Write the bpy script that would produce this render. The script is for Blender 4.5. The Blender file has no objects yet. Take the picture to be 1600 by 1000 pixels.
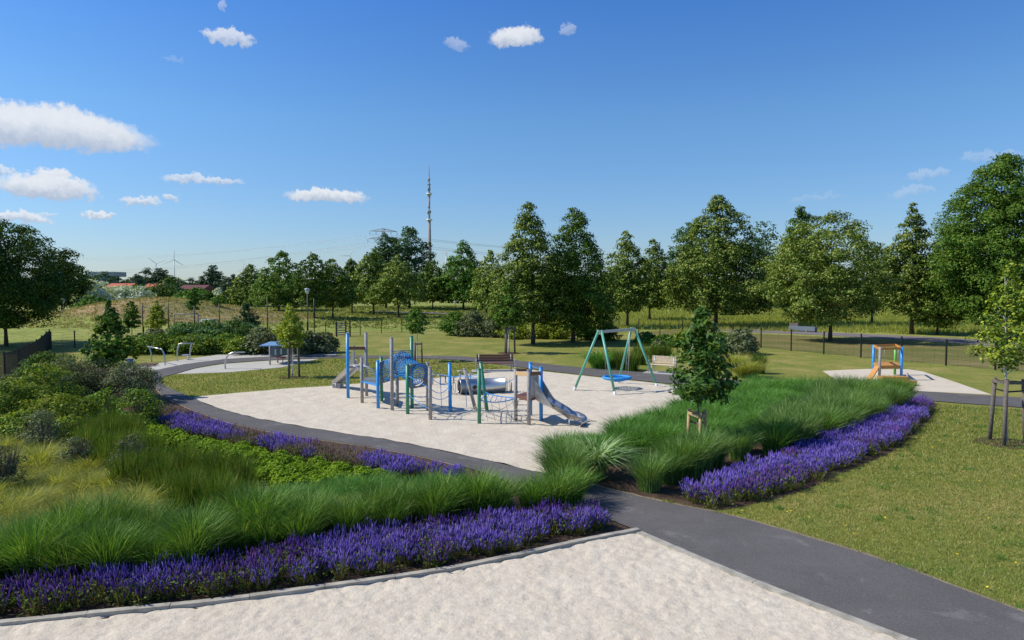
import bpy, bmesh, math, random
import numpy as np
from mathutils import Vector, Matrix, noise
from mathutils.geometry import delaunay_2d_cdt

C = bpy.context.scene
COL = C.collection
rad = math.radians
rng = np.random.default_rng(7)
random.seed(7)

# ------------------------------------------------------------------ camera, sky, sun
F = 1067.0; H = 4.3; PITCH = math.atan(50 / F)
cam = bpy.data.cameras.new('camera'); cam.sensor_width = 36; cam.lens = 36 * F / 1600
cam.clip_start = 0.1; cam.clip_end = 30000
co = bpy.data.objects.new('camera', cam); COL.objects.link(co)
co.location = (0, 0, H); co.rotation_euler = (math.pi / 2 - PITCH, 0, 0)
C.camera = co
C.view_settings.view_transform = 'Standard'; C.view_settings.look = 'None'
C.view_settings.gamma = 1; C.view_settings.exposure = 0.0
C.cycles.max_bounces = 8; C.cycles.transparent_max_bounces = 8
C.cycles.diffuse_bounces = 4; C.cycles.transmission_bounces = 4

SUN_EL = rad(45); SUN_AZ = (-1.0, 0.04)      # the sun stands to the left
sl = bpy.data.lights.new('sun', 'SUN'); sl.energy = 4.9; sl.angle = rad(0.53); sl.color = (1.0, 0.945, 0.84)
so = bpy.data.objects.new('sun', sl); COL.objects.link(so)
sd = Vector((SUN_AZ[0], SUN_AZ[1], 0)).normalized() * math.cos(SUN_EL) + Vector((0, 0, math.sin(SUN_EL)))
so.rotation_euler = sd.to_track_quat('Z', 'Y').to_euler(); so.location = (-30, 0, 40)


def raydir(px, py):
    v = Vector(((px - 800) / F, 1.0, -(py - 500) / F))
    c, s = math.cos(-PITCH), math.sin(-PITCH)
    return Vector((v.x, v.y * c - v.z * s, v.y * s + v.z * c))


def P(px, py, z=0.0):
    """point of the level z seen in that direction of the photograph"""
    d = raydir(px, py)
    t = (z - H) / d.z
    return Vector((d.x * t, d.y * t, z))


def AT(px, py, Y):
    """point at depth Y seen in that direction"""
    d = raydir(px, py)
    t = Y / d.y
    return Vector((d.x * t, Y, H + d.z * t))


class NT:
    def __init__(s, tree):
        s.t = tree; s.n = tree.nodes; s.l = tree.links

    def new(s, typ, **kw):
        n = s.n.new(typ)
        for k, v in kw.items():
            setattr(n, k, v)
        return n

    def sock(s, node, key, val):
        i = node.inputs[key]
        if hasattr(val, 'is_output') or isinstance(val, bpy.types.NodeSocket):
            s.l.new(val, i)
        else:
            i.default_value = val

    def math(s, op, a, b=0.0, c=0.0, clamp=False):
        n = s.new('ShaderNodeMath', operation=op, use_clamp=clamp)
        s.sock(n, 0, a); s.sock(n, 1, b)
        if op in ('MULTIPLY_ADD', 'SMOOTH_MAX', 'WRAP', 'COMPARE'): s.sock(n, 2, c)
        return n.outputs[0]

    def vmath(s, op, a, b=(0, 0, 0)):
        n = s.new('ShaderNodeVectorMath', operation=op)
        s.sock(n, 0, a); s.sock(n, 1, b)
        return n.outputs['Value' if op in ('DOT_PRODUCT', 'LENGTH') else 'Vector']

    def noise(s, vec, scale, detail=3.0, rough=0.55, dist=0.0, out='Fac'):
        n = s.new('ShaderNodeTexNoise')
        if vec is not None: s.l.new(vec, n.inputs['Vector'])
        n.inputs['Scale'].default_value = scale; n.inputs['Detail'].default_value = detail
        n.inputs['Roughness'].default_value = rough; n.inputs['Distortion'].default_value = dist
        return n.outputs[out]

    def ramp(s, fac, stops, interp='LINEAR'):
        n = s.new('ShaderNodeValToRGB'); r = n.color_ramp; r.interpolation = interp
        while len(r.elements) < len(stops): r.elements.new(0.5)
        for e, (p, c) in zip(r.elements, stops):
            e.position = p
            e.color = (c, c, c, 1) if isinstance(c, (int, float)) else (*c, 1)
        s.l.new(fac, n.inputs[0])
        return n.outputs[0]

    def mix(s, fac, a, b, blend='MIX'):
        n = s.new('ShaderNodeMix', data_type='RGBA', blend_type=blend)
        s.sock(n, 0, fac)
        for k, v in ((6, a), (7, b)):
            if isinstance(v, tuple): v = (*v[:3], 1)
            s.sock(n, k, v)
        return n.outputs[2]

    def maprange(s, v, a, b, c=0.0, d=1.0, smooth=False):
        n = s.new('ShaderNodeMapRange'); n.clamp = True
        if smooth: n.interpolation_type = 'SMOOTHSTEP'
        s.sock(n, 0, v)
        for i, x in enumerate((a, b, c, d)): n.inputs[i + 1].default_value = x
        return n.outputs[0]


W = bpy.data.worlds.new('World'); C.world = W; W.use_nodes = True
w = NT(W.node_tree); w.n.clear()
wo = w.new('ShaderNodeOutputWorld'); bg = w.new('ShaderNodeBackground'); w.l.new(bg.outputs[0], wo.inputs[0])
sky = w.new('ShaderNodeTexSky', sky_type='NISHITA'); sky.sun_disc = False
sky.sun_elevation = SUN_EL; sky.sun_rotation = math.atan2(sd.x, sd.y)
sky.altitude = 60; sky.air_density = 1.0; sky.dust_density = 0.35; sky.ozone_density = 2.2
bg.inputs['Strength'].default_value = 0.1
tc = w.new('ShaderNodeTexCoord')
gen = tc.outputs['Generated']
# cumulus clouds, each a direction in the sky: x, y, half width, half height, opacity
CLOUDS = [(72, 206, 128, 36, 1, 1.0), (8, 196, 60, 26, 1, 1.), (78, 296, 58, 22, 1, 1.), (84, 280, 26, 16, 1, 1.), (28, 343, 42, 11, 1, .9), (151, 335, 22, 7, 1, .9),
          (220, 316, 27, 10, 1, .8), (267, 309, 11, 6, 1, .7), (318, 283, 58, 8, 1, .7), (512, 307, 62, 15, 1, 1.),
          (357, 59, 38, 13, 1, .8), (805, 62, 43, 20, 1, 1.), (714, 68, 20, 13, 1, .35), (886, 49, 14, 11, 1, .35),
          (1448, 275, 26, 9, 1, .25), (1425, 300, 30, 9, 1, .22), (1545, 245, 36, 9, 1, .2), (-2, 269, 22, 7, 1, .7), (14, 294, 14, 8, 1, .5),
          (1270, 307, 36, 7, 1, .12), (349, 5, 8, 8, 1, .35), (268, 90, 15, 5, 1, .15), (76, 336, 12, 5, 1, .5)]
nz = w.noise(gen, 115, 7, 0.66, out='Color'); nz2 = w.noise(gen, 26, 3, 0.5, out='Color')
off = w.vmath('SUBTRACT', nz, (0.5, 0.5, 0.5)); off2 = w.vmath('SUBTRACT', nz2, (0.5, 0.5, 0.5))
sc1 = w.new('ShaderNodeVectorMath', operation='SCALE'); w.l.new(off, sc1.inputs[0]); sc1.inputs['Scale'].default_value = 0.024
sc2 = w.new('ShaderNodeVectorMath', operation='SCALE'); w.l.new(off2, sc2.inputs[0]); sc2.inputs['Scale'].default_value = 0.024
warp = w.vmath('ADD', gen, sc1.outputs[0])
warp = w.vmath('ADD', warp, sc2.outputs[0])
alpha = None; shade = None
for cx, cy, rx, ry, _, op in CLOUDS:
    c0 = raydir(cx, cy).normalized()
    r_ = c0.cross(Vector((0, 0, 1))).normalized(); u_ = r_.cross(c0).normalized()
    k = F
    d = w.vmath('SUBTRACT', warp, tuple(c0))
    a = w.math('MULTIPLY', w.vmath('DOT_PRODUCT', d, tuple(r_)), k / rx)
    b = w.math('MULTIPLY', w.vmath('DOT_PRODUCT', d, tuple(u_)), k / ry)
    bb = w.math('MINIMUM', w.math('MULTIPLY', b, 1.5), 0.0)          # flatter underside
    bt = w.math('MAXIMUM', b, 0.0)
    b2 = w.math('ADD', bb, bt)
    q = w.math('ADD', w.math('MULTIPLY', a, a), w.math('MULTIPLY', b2, b2))
    m = w.math('MULTIPLY', w.maprange(q, 1.05, 0.5, smooth=True), op)
    front = w.math('GREATER_THAN', w.vmath('DOT_PRODUCT', gen, tuple(c0)), 0.5)
    m = w.math('MULTIPLY', m, front)
    sh = w.math('MULTIPLY', w.maprange(b, -0.6, 0.55, smooth=True), m)
    alpha = m if alpha is None else w.math('MAXIMUM', alpha, m)
    shade = sh if shade is None else w.math('MAXIMUM', shade, sh)
rel = w.math('DIVIDE', shade, w.math('MAXIMUM', alpha, 0.001))
rel = w.math('ADD', w.math('MULTIPLY', rel, 0.75), w.math('MULTIPLY', w.noise(gen, 70, 4), 0.3), clamp=True)
ccol = w.mix(rel, (3.9, 4.7, 6.2), (8.7, 8.9, 9.2))
sepz = w.new('ShaderNodeSeparateXYZ'); w.l.new(gen, sepz.inputs[0])
air = w.ramp(sepz.outputs[2], [(0.03, (0.78 / 1.6, 0.93 / 1.6, 1.20 / 1.6)), (0.23, (0.72 / 1.6, 1.10 / 1.6, 1.42 / 1.6)), (0.38, (0.50 / 1.6, 0.98 / 1.6, 1.0)), (1.0, (0.50 / 1.6, 0.9 / 1.6, 0.9))])
tint = w.mix(1.0, w.mix(1.0, sky.outputs[0], air, 'MULTIPLY'), (1.6, 1.6, 1.6), 'MULTIPLY')
w.l.new(w.mix(w.math('MULTIPLY', alpha, 0.92), tint, ccol), bg.inputs['Color'])


# ------------------------------------------------------------------ materials
def mat(name, col, rough=0.7, metal=0.0, var=0.12, scale=8.0, bump=0.0, bscale=40.0, spec=0.5, obj=True):
    m = bpy.data.materials.new(name); m.use_nodes = True
    t = NT(m.node_tree); b = t.n['Principled BSDF']
    tcn = t.new('ShaderNodeTexCoord'); v = tcn.outputs['Object']
    n = t.noise(v, scale, 4)
    lo = tuple(c * (1 - var) for c in col); hi = tuple(min(1, c * (1 + var)) for c in col)
    t.l.new(t.ramp(n, [(0.3, lo), (0.7, hi)]), b.inputs['Base Color'])
    b.inputs['Roughness'].default_value = rough; b.inputs['Metallic'].default_value = metal
    b.inputs['Specular IOR Level'].default_value = spec
    if bump:
        bn = t.new('ShaderNodeBump'); bn.inputs['Strength'].default_value = bump; bn.inputs['Distance'].default_value = 0.01
        t.l.new(t.noise(v, bscale, 4), bn.inputs['Height']); t.l.new(bn.outputs[0], b.inputs['Normal'])
    return m


def leafmat(name, cols, trans=0.35, rough=0.6, spec=0.08, objvar=0.15):
    trans *= .75; spec = min(spec, .15)
    """cols: list of (position, colour) over a random value per leaf; part of the light passes through"""
    m = bpy.data.materials.new(name); m.use_nodes = True
    t = NT(m.node_tree); b = t.n['Principled BSDF']; o = t.n['Material Output']
    g = t.new('ShaderNodeNewGeometry')
    c = t.ramp(g.outputs['Random Per Island'], cols)
    oi = t.new('ShaderNodeObjectInfo')
    hv = t.new('ShaderNodeHueSaturation'); t.l.new(c, hv.inputs['Color'])
    t.l.new(t.math('MULTIPLY_ADD', oi.outputs['Random'], objvar * 2, 1 - objvar), hv.inputs['Value'])
    c = hv.outputs[0]
    t.l.new(c, b.inputs['Base Color'])
    b.inputs['Roughness'].default_value = rough; b.inputs['Specular IOR Level'].default_value = spec
    tr = t.new('ShaderNodeBsdfTranslucent'); t.l.new(t.mix(1.0, c, (1.3, 1.25, 0.4), 'MULTIPLY'), tr.inputs['Color'])
    mx = t.new('ShaderNodeMixShader'); mx.inputs[0].default_value = trans
    t.l.new(b.outputs[0], mx.inputs[1]); t.l.new(tr.outputs[0], mx.inputs[2]); t.l.new(mx.outputs[0], o.inputs[0])
    return m


def groundmat(name, base, fine, bumps, rough=0.9, flecks=None, marks=None, spec=0.2):
    """base: ramp stops over large noise; fine: ramp multiplied over small noise; bumps: (scale, strength, distance)"""
    m = bpy.data.materials.new(name); m.use_nodes = True
    t = NT(m.node_tree); b = t.n['Principled BSDF']
    g = t.new('ShaderNodeNewGeometry'); v = g.outputs['Position']
    (bs, bst), (fs, fst) = base, fine
    c = t.ramp(t.noise(v, bs, 6, 0.65, 0.4), bst)
    c = t.mix(1.0, c, t.ramp(t.noise(v, fs, 4, 0.7), fst), 'MULTIPLY')
    if marks:
        ms, lo, hi, mc, ma = marks
        f = t.math('MULTIPLY', t.maprange(t.noise(v, ms, 8, 0.75, 0.6), lo, hi), ma)
        c = t.mix(f, c, mc)
    if flecks:
        fsz, thr, fc = flecks
        vo = t.new('ShaderNodeTexVoronoi'); vo.inputs['Scale'].default_value = fsz; t.l.new(v, vo.inputs['Vector'])
        f = t.math('LESS_THAN', vo.outputs['Distance'], thr)
        c = t.mix(f, c, fc)
    t.l.new(c, b.inputs['Base Color']); b.inputs['Roughness'].default_value = rough
    b.inputs['Specular IOR Level'].default_value = spec * .6
    nrm = None
    for s_, st, ds in bumps:
        bn = t.new('ShaderNodeBump'); bn.inputs['Strength'].default_value = st; bn.inputs['Distance'].default_value = ds
        t.l.new(t.noise(v, s_, 5, 0.6), bn.inputs['Height'])
        if nrm is not None: t.l.new(nrm, bn.inputs['Normal'])
        nrm = bn.outputs[0]
    if nrm is not None: t.l.new(nrm, b.inputs['Normal'])
    return m


M = {}
M['meadow'] = groundmat('meadow_grass', (0.05, [(0.3, (0.19, 0.235, 0.045)), (0.5, (0.27, 0.30, 0.065)), (0.75, (0.36, 0.34, 0.11))]),
                        (0.9, [(0.3, 0.6), (0.7, 1.25)]), [(1.5, 0.8, 0.25), (8, 0.8, 0.06)])
M['lawn'] = groundmat('mown_lawn', (0.35, [(0.3, (0.16, 0.19, 0.035)), (0.5, (0.235, 0.23, 0.05)), (0.7, (0.36, 0.29, 0.10))]),
                      (7.0, [(0.25, 0.62), (0.75, 1.3)]), [(4, 0.5, 0.04), (35, 0.9, 0.02)],
                      marks=(1.3, 0.50, 0.66, (0.10, 0.18, 0.03), 0.65))
M['sand'] = groundmat('pale_sand', (1.2, [(0.3, (0.555, 0.480, 0.372)), (0.7, (0.64, 0.565, 0.445))]),
                      (11, [(0.25, 0.86), (0.6, 1.05)]), [(5.5, 0.3, 0.04), (13, 0.65, 0.03), (34, 0.5, 0.008), (160, 0.5, 0.003)], spec=0.05)
M['gravel'] = groundmat('fall_protection_gravel', (1.0, [(0.3, (0.46, 0.43, 0.37)), (0.7, (0.55, 0.52, 0.45))]),
                        (20, [(0.3, 0.8), (0.7, 1.1)]), [(25, 0.8, 0.02)], spec=0.1)
M['asphalt'] = groundmat('asphalt', (0.7, [(0.3, (0.112, 0.104, 0.101)), (0.7, (0.150, 0.139, 0.134))]),
                         (55, [(0.3, 0.70), (0.5, 0.95), (0.75, 1.4)]), [(140, 0.8, 0.006), (1.2, 0.1, 0.02)], rough=0.85,
                         marks=(1.1, 0.565, 0.75, (0.42, 0.40, 0.37), 0.4), spec=0.12)
M['road'] = groundmat('old_road', (0.5, [(0.3, (0.17, 0.15, 0.15)), (0.7, (0.23, 0.205, 0.20))]),
                      (20, [(0.3, 0.85), (0.75, 1.15)]), [(60, 0.4, 0.005)])
M['soil'] = groundmat('bark_mulch', (2.5, [(0.3, (0.055, 0.036, 0.024)), (0.7, (0.12, 0.08, 0.055))]),
                      (30, [(0.25, 0.45), (0.75, 1.8)]), [(35, 1.0, 0.04), (120, 0.8, 0.01)])
M['hill'] = groundmat('dry_hill', (0.12, [(0.28, (0.17, 0.18, 0.05)), (0.45, (0.28, 0.24, 0.09)), (0.6, (0.40, 0.26, 0.13)), (0.75, (0.24, 0.23, 0.07))]),
                      (1.6, [(0.3, 0.55), (0.7, 1.3)]), [(1.2, 0.9, 0.3), (7, 0.8, 0.06)])
M['edge'] = mat('grey_weathered_edging', (0.36, 0.33, 0.27), 0.85, var=0.3, scale=5, bump=0.5)
M['concrete'] = mat('concrete', (0.42, 0.40, 0.37), 0.85, var=0.12, scale=2, bump=0.3)
M['bark'] = mat('bark', (0.085, 0.062, 0.045), 0.95, var=0.4, scale=9, bump=0.8, bscale=20)
M['palebark'] = mat('limewashed_bark', (0.55, 0.53, 0.50), 0.9, var=0.25, scale=9, bump=0.4)
M['blue'] = mat('blue_paint', (0.035, 0.30, 0.72), 0.38, var=0.08)
M['green'] = mat('green_paint', (0.045, 0.25, 0.135), 0.4, var=0.08)
M['mint'] = mat('mint_paint', (0.115, 0.40, 0.28), 0.4, var=0.08)
M['limepaint'] = mat('bright_green_paint', (0.13, 0.42, 0.06), 0.4, var=0.08)
M['greywood'] = mat('silvered_wood', (0.33, 0.31, 0.285), 0.8, var=0.25, scale=12, bump=0.3)
M['steel'] = mat('brushed_steel', (0.55, 0.54, 0.52), 0.33, metal=0.85, var=0.1)
M['dullsteel'] = mat('galvanised_steel', (0.42, 0.43, 0.43), 0.5, metal=0.6, var=0.12)
M['panel'] = mat('dark_grey_panel', (0.17, 0.18, 0.18), 0.55, var=0.06)
M['brown'] = mat('brown_stained_wood', (0.17, 0.075, 0.045), 0.6, var=0.25, scale=14, bump=0.2)
M['tan'] = mat('fresh_timber', (0.55, 0.36, 0.17), 0.7, var=0.15, scale=14, bump=0.2)
M['orange'] = mat('orange_larch', (0.52, 0.235, 0.05), 0.6, var=0.18, scale=12, bump=0.2)
M['slat'] = mat('pale_bench_slat', (0.62, 0.50, 0.34), 0.65, var=0.15, scale=10)
M['rope'] = mat('blue_rope', (0.02, 0.26, 0.62), 0.65, var=0.12, scale=40)
M['black'] = mat('black_coating', (0.012, 0.013, 0.014), 0.5, var=0.1)
M['rubber'] = mat('black_rubber', (0.02, 0.02, 0.02), 0.8)
M['white'] = mat('white_coating', (0.75, 0.76, 0.76), 0.5, var=0.04)
M['mast'] = mat('mast_concrete', (0.30, 0.26, 0.25), 0.8, var=0.1, scale=0.05)
M['red'] = mat('red_coating', (0.42, 0.05, 0.035), 0.5, var=0.1)
M['rooftile'] = mat('red_roof_tiles', (0.50, 0.115, 0.06), 0.8, var=0.2, scale=2)
M['darkred'] = mat('dark_red_wall', (0.13, 0.035, 0.035), 0.8, var=0.15, scale=1)
M['plaster'] = mat('pale_plaster', (0.55, 0.52, 0.45), 0.85, var=0.08, scale=1)
M['greenwall'] = mat('green_cladding', (0.26, 0.38, 0.30), 0.6, var=0.06, scale=0.3)
M['glass'] = mat('window_glass', (0.05, 0.07, 0.09), 0.1, var=0.05)
M['lampglass'] = mat('lamp_glass', (0.6, 0.63, 0.63), 0.25, var=0.03)
M['stake'] = mat('pale_stake_wood', (0.50, 0.34, 0.155), 0.75, var=0.2, scale=16, bump=0.2)
M['oldstake'] = mat('weathered_stake_wood', (0.15, 0.125, 0.105), 0.9, var=0.35, scale=16, bump=0.4)
M['paper'] = mat('poster_paper', (0.55, 0.62, 0.66), 0.6, var=0.25, scale=30)
M['blueroof'] = mat('blue_grey_sheet', (0.20, 0.33, 0.47), 0.35, metal=0.2, var=0.08)
M['bin'] = mat('blue_plastic', (0.02, 0.13, 0.42), 0.5)
M['yellow'] = leafmat('yellow_petals', [(0, (0.75, 0.55, 0.03)), (1, (0.8, 0.65, 0.05))], 0.2)

G = lambda *c: c
M['lime_leaf'] = leafmat('linden_leaves', [(0, G(.045, .095, .012)), (.45, G(.11, .18, .024)), (.62, G(.23, .29, .05)), (1, G(.44, .48, .14))], .28)
M['dark_leaf'] = leafmat('dark_linden_leaves', [(0, G(.032, .075, .010)), (.7, G(.078, .14, .017)), (1, G(.19, .25, .035))], .2)
M['deep_leaf'] = leafmat('deep_green_leaves', [(0, G(.018, .045, .008)), (.7, G(.045, .09, .014)), (1, G(.11, .16, .03))], .15)
M['green_leaf'] = leafmat('green_leaves', [(0, G(.055, .135, .02)), (.7, G(.11, .22, .03)), (1, G(.22, .34, .06))], .35)
M['yell_leaf'] = leafmat('yellow_green_leaves', [(0, G(.11, .17, .02)), (.6, G(.24, .30, .035)), (1, G(.42, .46, .07))], .4)
M['blue_leaf'] = leafmat('grey_poplar_leaves', [(0, G(.045, .10, .04)), (.7, G(.085, .16, .06)), (1, G(.16, .24, .10))], .25)
M['willow_leaf'] = leafmat('grey_willow_leaves', [(0, G(.085, .115, .05)), (.6, G(.15, .18, .085)), (1, G(.28, .31, .16))], .3)
M['silver_leaf'] = leafmat('silver_leaves', [(0, G(.40, .46, .34)), (1, G(.72, .76, .60))], .3)
M['oak_leaf'] = leafmat('oak_leaves', [(0, G(.04, .10, .018)), (.7, G(.07, .155, .03)), (1, G(.15, .24, .06))], .3, .35, .6)
M['far_leaf'] = leafmat('far_leaves', [(0, G(.045, .085, .045)), (1, G(.10, .15, .075))], .2)
M['mis'] = leafmat('tall_grass_blades', [(0, G(.065, .155, .02)), (.6, G(.145, .29, .045)), (.93, G(.25, .39, .09)), (1, G(.50, .47, .2))], .35, .5, .3)
M['mis2'] = leafmat('bluish_grass_blades', [(0, G(.07, .155, .035)), (.6, G(.145, .27, .06)), (.92, G(.24, .36, .12)), (1, G(.48, .46, .22))], .35, .5, .3)
M['lowg'] = leafmat('bright_low_grass_blades', [(0, G(.075, .20, .03)), (.6, G(.13, .30, .05)), (1, G(.21, .38, .09))], .4, .5, .4)
M['upr'] = leafmat('upright_dark_grass_blades', [(0, G(.05, .11, .015)), (.6, G(.11, .19, .025)), (.9, G(.21, .27, .05)), (1, G(.45, .35, .13))], .35)
M['dry'] = leafmat('feather_grass_blades', [(0, G(.17, .23, .04)), (.5, G(.33, .37, .08)), (1, G(.58, .52, .2))], .5)
M['lawnb'] = leafmat('lawn_blades', [(0, G(.11, .18, .03)), (.5, G(.21, .26, .055)), (.75, G(.36, .34, .11)), (1, G(.52, .44, .22))], .4)
M['meadb'] = leafmat('meadow_blades', [(0, G(.27, .32, .065)), (.5, G(.40, .43, .11)), (1, G(.58, .54, .22))], .6)
M['tanb'] = leafmat('dry_hill_blades', [(0, G(.20, .22, .06)), (.5, G(.35, .31, .11)), (1, G(.54, .44, .22))], .4)
M['youngbark'] = mat('young_bark', (0.17, 0.145, 0.12), 0.9, var=0.3, scale=20, bump=0.4)
M['sedum'] = leafmat('sedum_leaves', [(0, G(.12, .22, .012)), (.6, G(.21, .34, .02)), (1, G(.33, .45, .04))], .35)
M['violet'] = leafmat('violet_blossom', [(0, G(.10, .07, .37)), (.6, G(.175, .12, .53)), (1, G(.32, .24, .70))], .35)
M['purple'] = leafmat('deep_purple_blossom', [(0, G(.06, .028, .19)), (.6, G(.115, .052, .33)), (.9, G(.21, .10, .40)), (1, G(.30, .13, .34))], .35)
M['faded'] = leafmat('faded_blossom', [(0, G(.13, .085, .075)), (.55, G(.21, .13, .14)), (1, G(.27, .22, .14))], .25)
M['salvl'] = leafmat('sage_leaves', [(0, G(.055, .10, .018)), (1, G(.16, .22, .045))], .3)
M['olive'] = leafmat('sage_stems', [(0, G(.14, .14, .045)), (1, G(.27, .24, .08))], .3)
M['twig'] = leafmat('grey_twigs', [(0, G(.10, .075, .06)), (1, G(.24, .19, .16))], 0.0)


# ------------------------------------------------------------------ object helpers
def tag(o, label=None, cat=None, group=None, kind=None):
    if label: o['label'] = label
    if cat: o['category'] = cat
    if group: o['group'] = group
    if kind: o['kind'] = kind
    return o


def thing(name, label, cat, loc=(0, 0, 0), rz=0.0, group=None):
    o = bpy.data.objects.new(name, None); COL.objects.link(o)
    o.empty_display_size = 0.2
    o.location = loc; o.rotation_euler = (0, 0, rz)
    return tag(o, label, cat, group)


def copy_tree(o, parent=None):
    c = o.copy(); COL.objects.link(c); c.parent = parent
    for ch in o.children: copy_tree(ch, c)
    return c


class MB:
    """collects shapes and links them as ONE mesh object"""
    def __init__(s): s.v = []; s.f = []; s.mi = []; s.cur = 0; s.sm = []

    def add(s, vs, fs, smooth=False):
        b = len(s.v); s.v.extend([tuple(v) for v in vs])
        for f in fs:
            s.f.append([i + b for i in f]); s.mi.append(s.cur); s.sm.append(smooth)
        return s

    def box(s, c, size, rot=None, taper=1.0):
        x, y, z = (d / 2 for d in size); c = Vector(c)
        vs = [Vector((i * x * (taper if k > 0 else 1), j * y * (taper if k > 0 else 1), k * z)) for k in (-1, 1) for j in (-1, 1) for i in (-1, 1)]
        if rot is not None: vs = [rot @ v for v in vs]
        return s.add([v + c for v in vs], [(0, 2, 3, 1), (4, 5, 7, 6), (0, 1, 5, 4), (2, 6, 7, 3), (0, 4, 6, 2), (1, 3, 7, 5)])

    def bar(s, a, b, wd, ht, up=Vector((0, 0, 1))):
        a = Vector(a); b = Vector(b); d = (b - a); L = d.length; x = d.normalized()
        y = up.cross(x)
        y = y.normalized() if y.length > 1e-4 else Vector((0, 1, 0))
        z = x.cross(y)
        R = Matrix((x, y, z)).transposed()
        return s.box((a + b) / 2, (L, wd, ht), R)

    def tube(s, pts, r, n=8, cap=True, closed=False):
        pts = [Vector(p) for p in pts]; N = len(pts)
        rs = r if isinstance(r, (list, tuple)) else [r] * N
        rings = []; ref = None
        for i, p in enumerate(pts):
            if closed: d = pts[(i + 1) % N] - pts[i - 1]
            else: d = pts[min(i + 1, N - 1)] - pts[max(i - 1, 0)]
            d.normalize()
            if ref is None: ref = Vector((0, 0, 1)) if abs(d.z) < 0.9 else Vector((1, 0, 0))
            u = d.cross(ref).normalized(); v = u.cross(d).normalized(); ref = v
            rings.append([p + rs[i] * (math.cos(2 * math.pi * k / n) * u + math.sin(2 * math.pi * k / n) * v) for k in range(n)])
        vs = [q for g in rings for q in g]; fs = []
        for i in range(N if closed else N - 1):
            j = (i + 1) % N
            for k in range(n):
                k2 = (k + 1) % n
                fs.append((i * n + k, i * n + k2, j * n + k2, j * n + k))
        s.add(vs, fs, True)
        if cap and not closed:
            b = len(s.v) - N * n
            s.f.append([b + k for k in range(n)][::-1]); s.f.append([b + (N - 1) * n + k for k in range(n)])
            s.mi += [s.cur] * 2; s.sm += [False] * 2
        return s

    def prism(s, outline, a, b):
        """outline: 2D points in the plane spanned by the two first axes of a frame; a, b are callables giving 3D points"""
        n = len(outline)
        vs = [a(p) for p in outline] + [b(p) for p in outline]
        fs = [tuple(range(n))[::-1], tuple(range(n, 2 * n))] + [(i, (i + 1) % n, n + (i + 1) % n, n + i) for i in range(n)]
        return s.add(vs, fs)

    def build(s, name, m, parent=None, bevel=0.0):
        me = bpy.data.meshes.new(name); me.from_pydata([tuple(v) for v in s.v], [], s.f)
        ms = m if isinstance(m, list) else [m]
        for x in ms: me.materials.append(x)
        me.polygons.foreach_set('material_index', s.mi); me.polygons.foreach_set('use_smooth', s.sm)
        me.update()
        o = bpy.data.objects.new(name, me); COL.objects.link(o); o.parent = parent
        if bevel:
            bv = o.modifiers.new('bevel', 'BEVEL'); bv.width = bevel; bv.segments = 2; bv.limit_method = 'ANGLE'
        return o


def npmesh(name, parts, mats):
    """parts: list of (verts Nx3, k verts per face consecutive, material index) -> one mesh datablock"""
    vs = np.concatenate([p[0].reshape(-1, 3) for p in parts]).astype(np.float32)
    loops = []; starts = []; totals = []; mi = []; vb = 0; lb = 0
    for v, fidx, m_ in parts:
        f = np.asarray(fidx, dtype=np.int64)
        loops.append((f + vb).ravel()); k = f.shape[1]; n = f.shape[0]
        starts.append(lb + np.arange(n) * k); totals.append(np.full(n, k)); mi.append(np.full(n, m_))
        lb += n * k; vb += v.reshape(-1, 3).shape[0]
    loops = np.concatenate(loops).astype(np.int32); starts = np.concatenate(starts).astype(np.int32)
    totals = np.concatenate(totals).astype(np.int32); mi = np.concatenate(mi).astype(np.int32)
    me = bpy.data.meshes.new(name)
    me.vertices.add(len(vs)); me.vertices.foreach_set('co', vs.ravel())
    me.loops.add(len(loops)); me.loops.foreach_set('vertex_index', loops)
    me.polygons.add(len(starts)); me.polygons.foreach_set('loop_start', starts); me.polygons.foreach_set('loop_total', totals)
    me.polygons.foreach_set('material_index', mi)
    for m_ in mats: me.materials.append(m_)
    me.update(calc_edges=True)
    return me


def link(name, me, parent=None, loc=None):
    o = bpy.data.objects.new(name, me); COL.objects.link(o); o.parent = parent
    if loc is not None: o.location = loc
    return o


def quads(n): return np.arange(n * 4).reshape(n, 4)


def norm(a): return a / np.maximum(np.linalg.norm(a, axis=-1, keepdims=True), 1e-9)


def leaves(pos, nrm, size, aspect=1.0, rg=rng):
    """one rhombic leaf per position, folded a little out of its plane"""
    n = len(pos)
    a = norm(np.cross(nrm, rg.normal(size=(n, 3)))); b = norm(np.cross(nrm, a))
    s = size[:, None] * 0.5
    v = np.stack([pos - a * s, pos - b * s * aspect * .62 + nrm * s * .15, pos + a * s, pos + b * s * aspect * .62 + nrm * s * .15], 1)
    return v


LOBES = [(-1, 0), (-.62, .22), (-.5, .12), (-.15, .42), (0, .2), (.35, .5), (.5, .24), (.8, .3), (1, 0), (.8, -.3), (.5, -.24), (.35, -.5), (0, -.2), (-.15, -.42), (-.5, -.12), (-.62, -.22)]


def lobed(pos, nrm, size, rg=rng):
    """one lobed oak leaf per position, its two halves folded along the midrib"""
    a = norm(np.cross(nrm, rg.normal(size=(len(pos), 3)))); b = norm(np.cross(nrm, a)); s = size[:, None] * .62
    return np.stack([pos + a * s * u + b * s * w_ * 1.05 + nrm * s * (abs(w_) * .35 - u * u * .12) for u, w_ in LOBES], 1)


def inpoly(pts, poly):
    poly = np.asarray(poly); x, y = pts[:, 0], pts[:, 1]; r = np.zeros(len(pts), bool)
    j = len(poly) - 1
    for i in range(len(poly)):
        xi, yi = poly[i][:2]; xj, yj = poly[j][:2]
        c = ((yi > y) != (yj > y)) & (x < (xj - xi) * (y - yi) / (yj - yi + 1e-12) + xi)
        r ^= c; j = i
    return r


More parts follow.
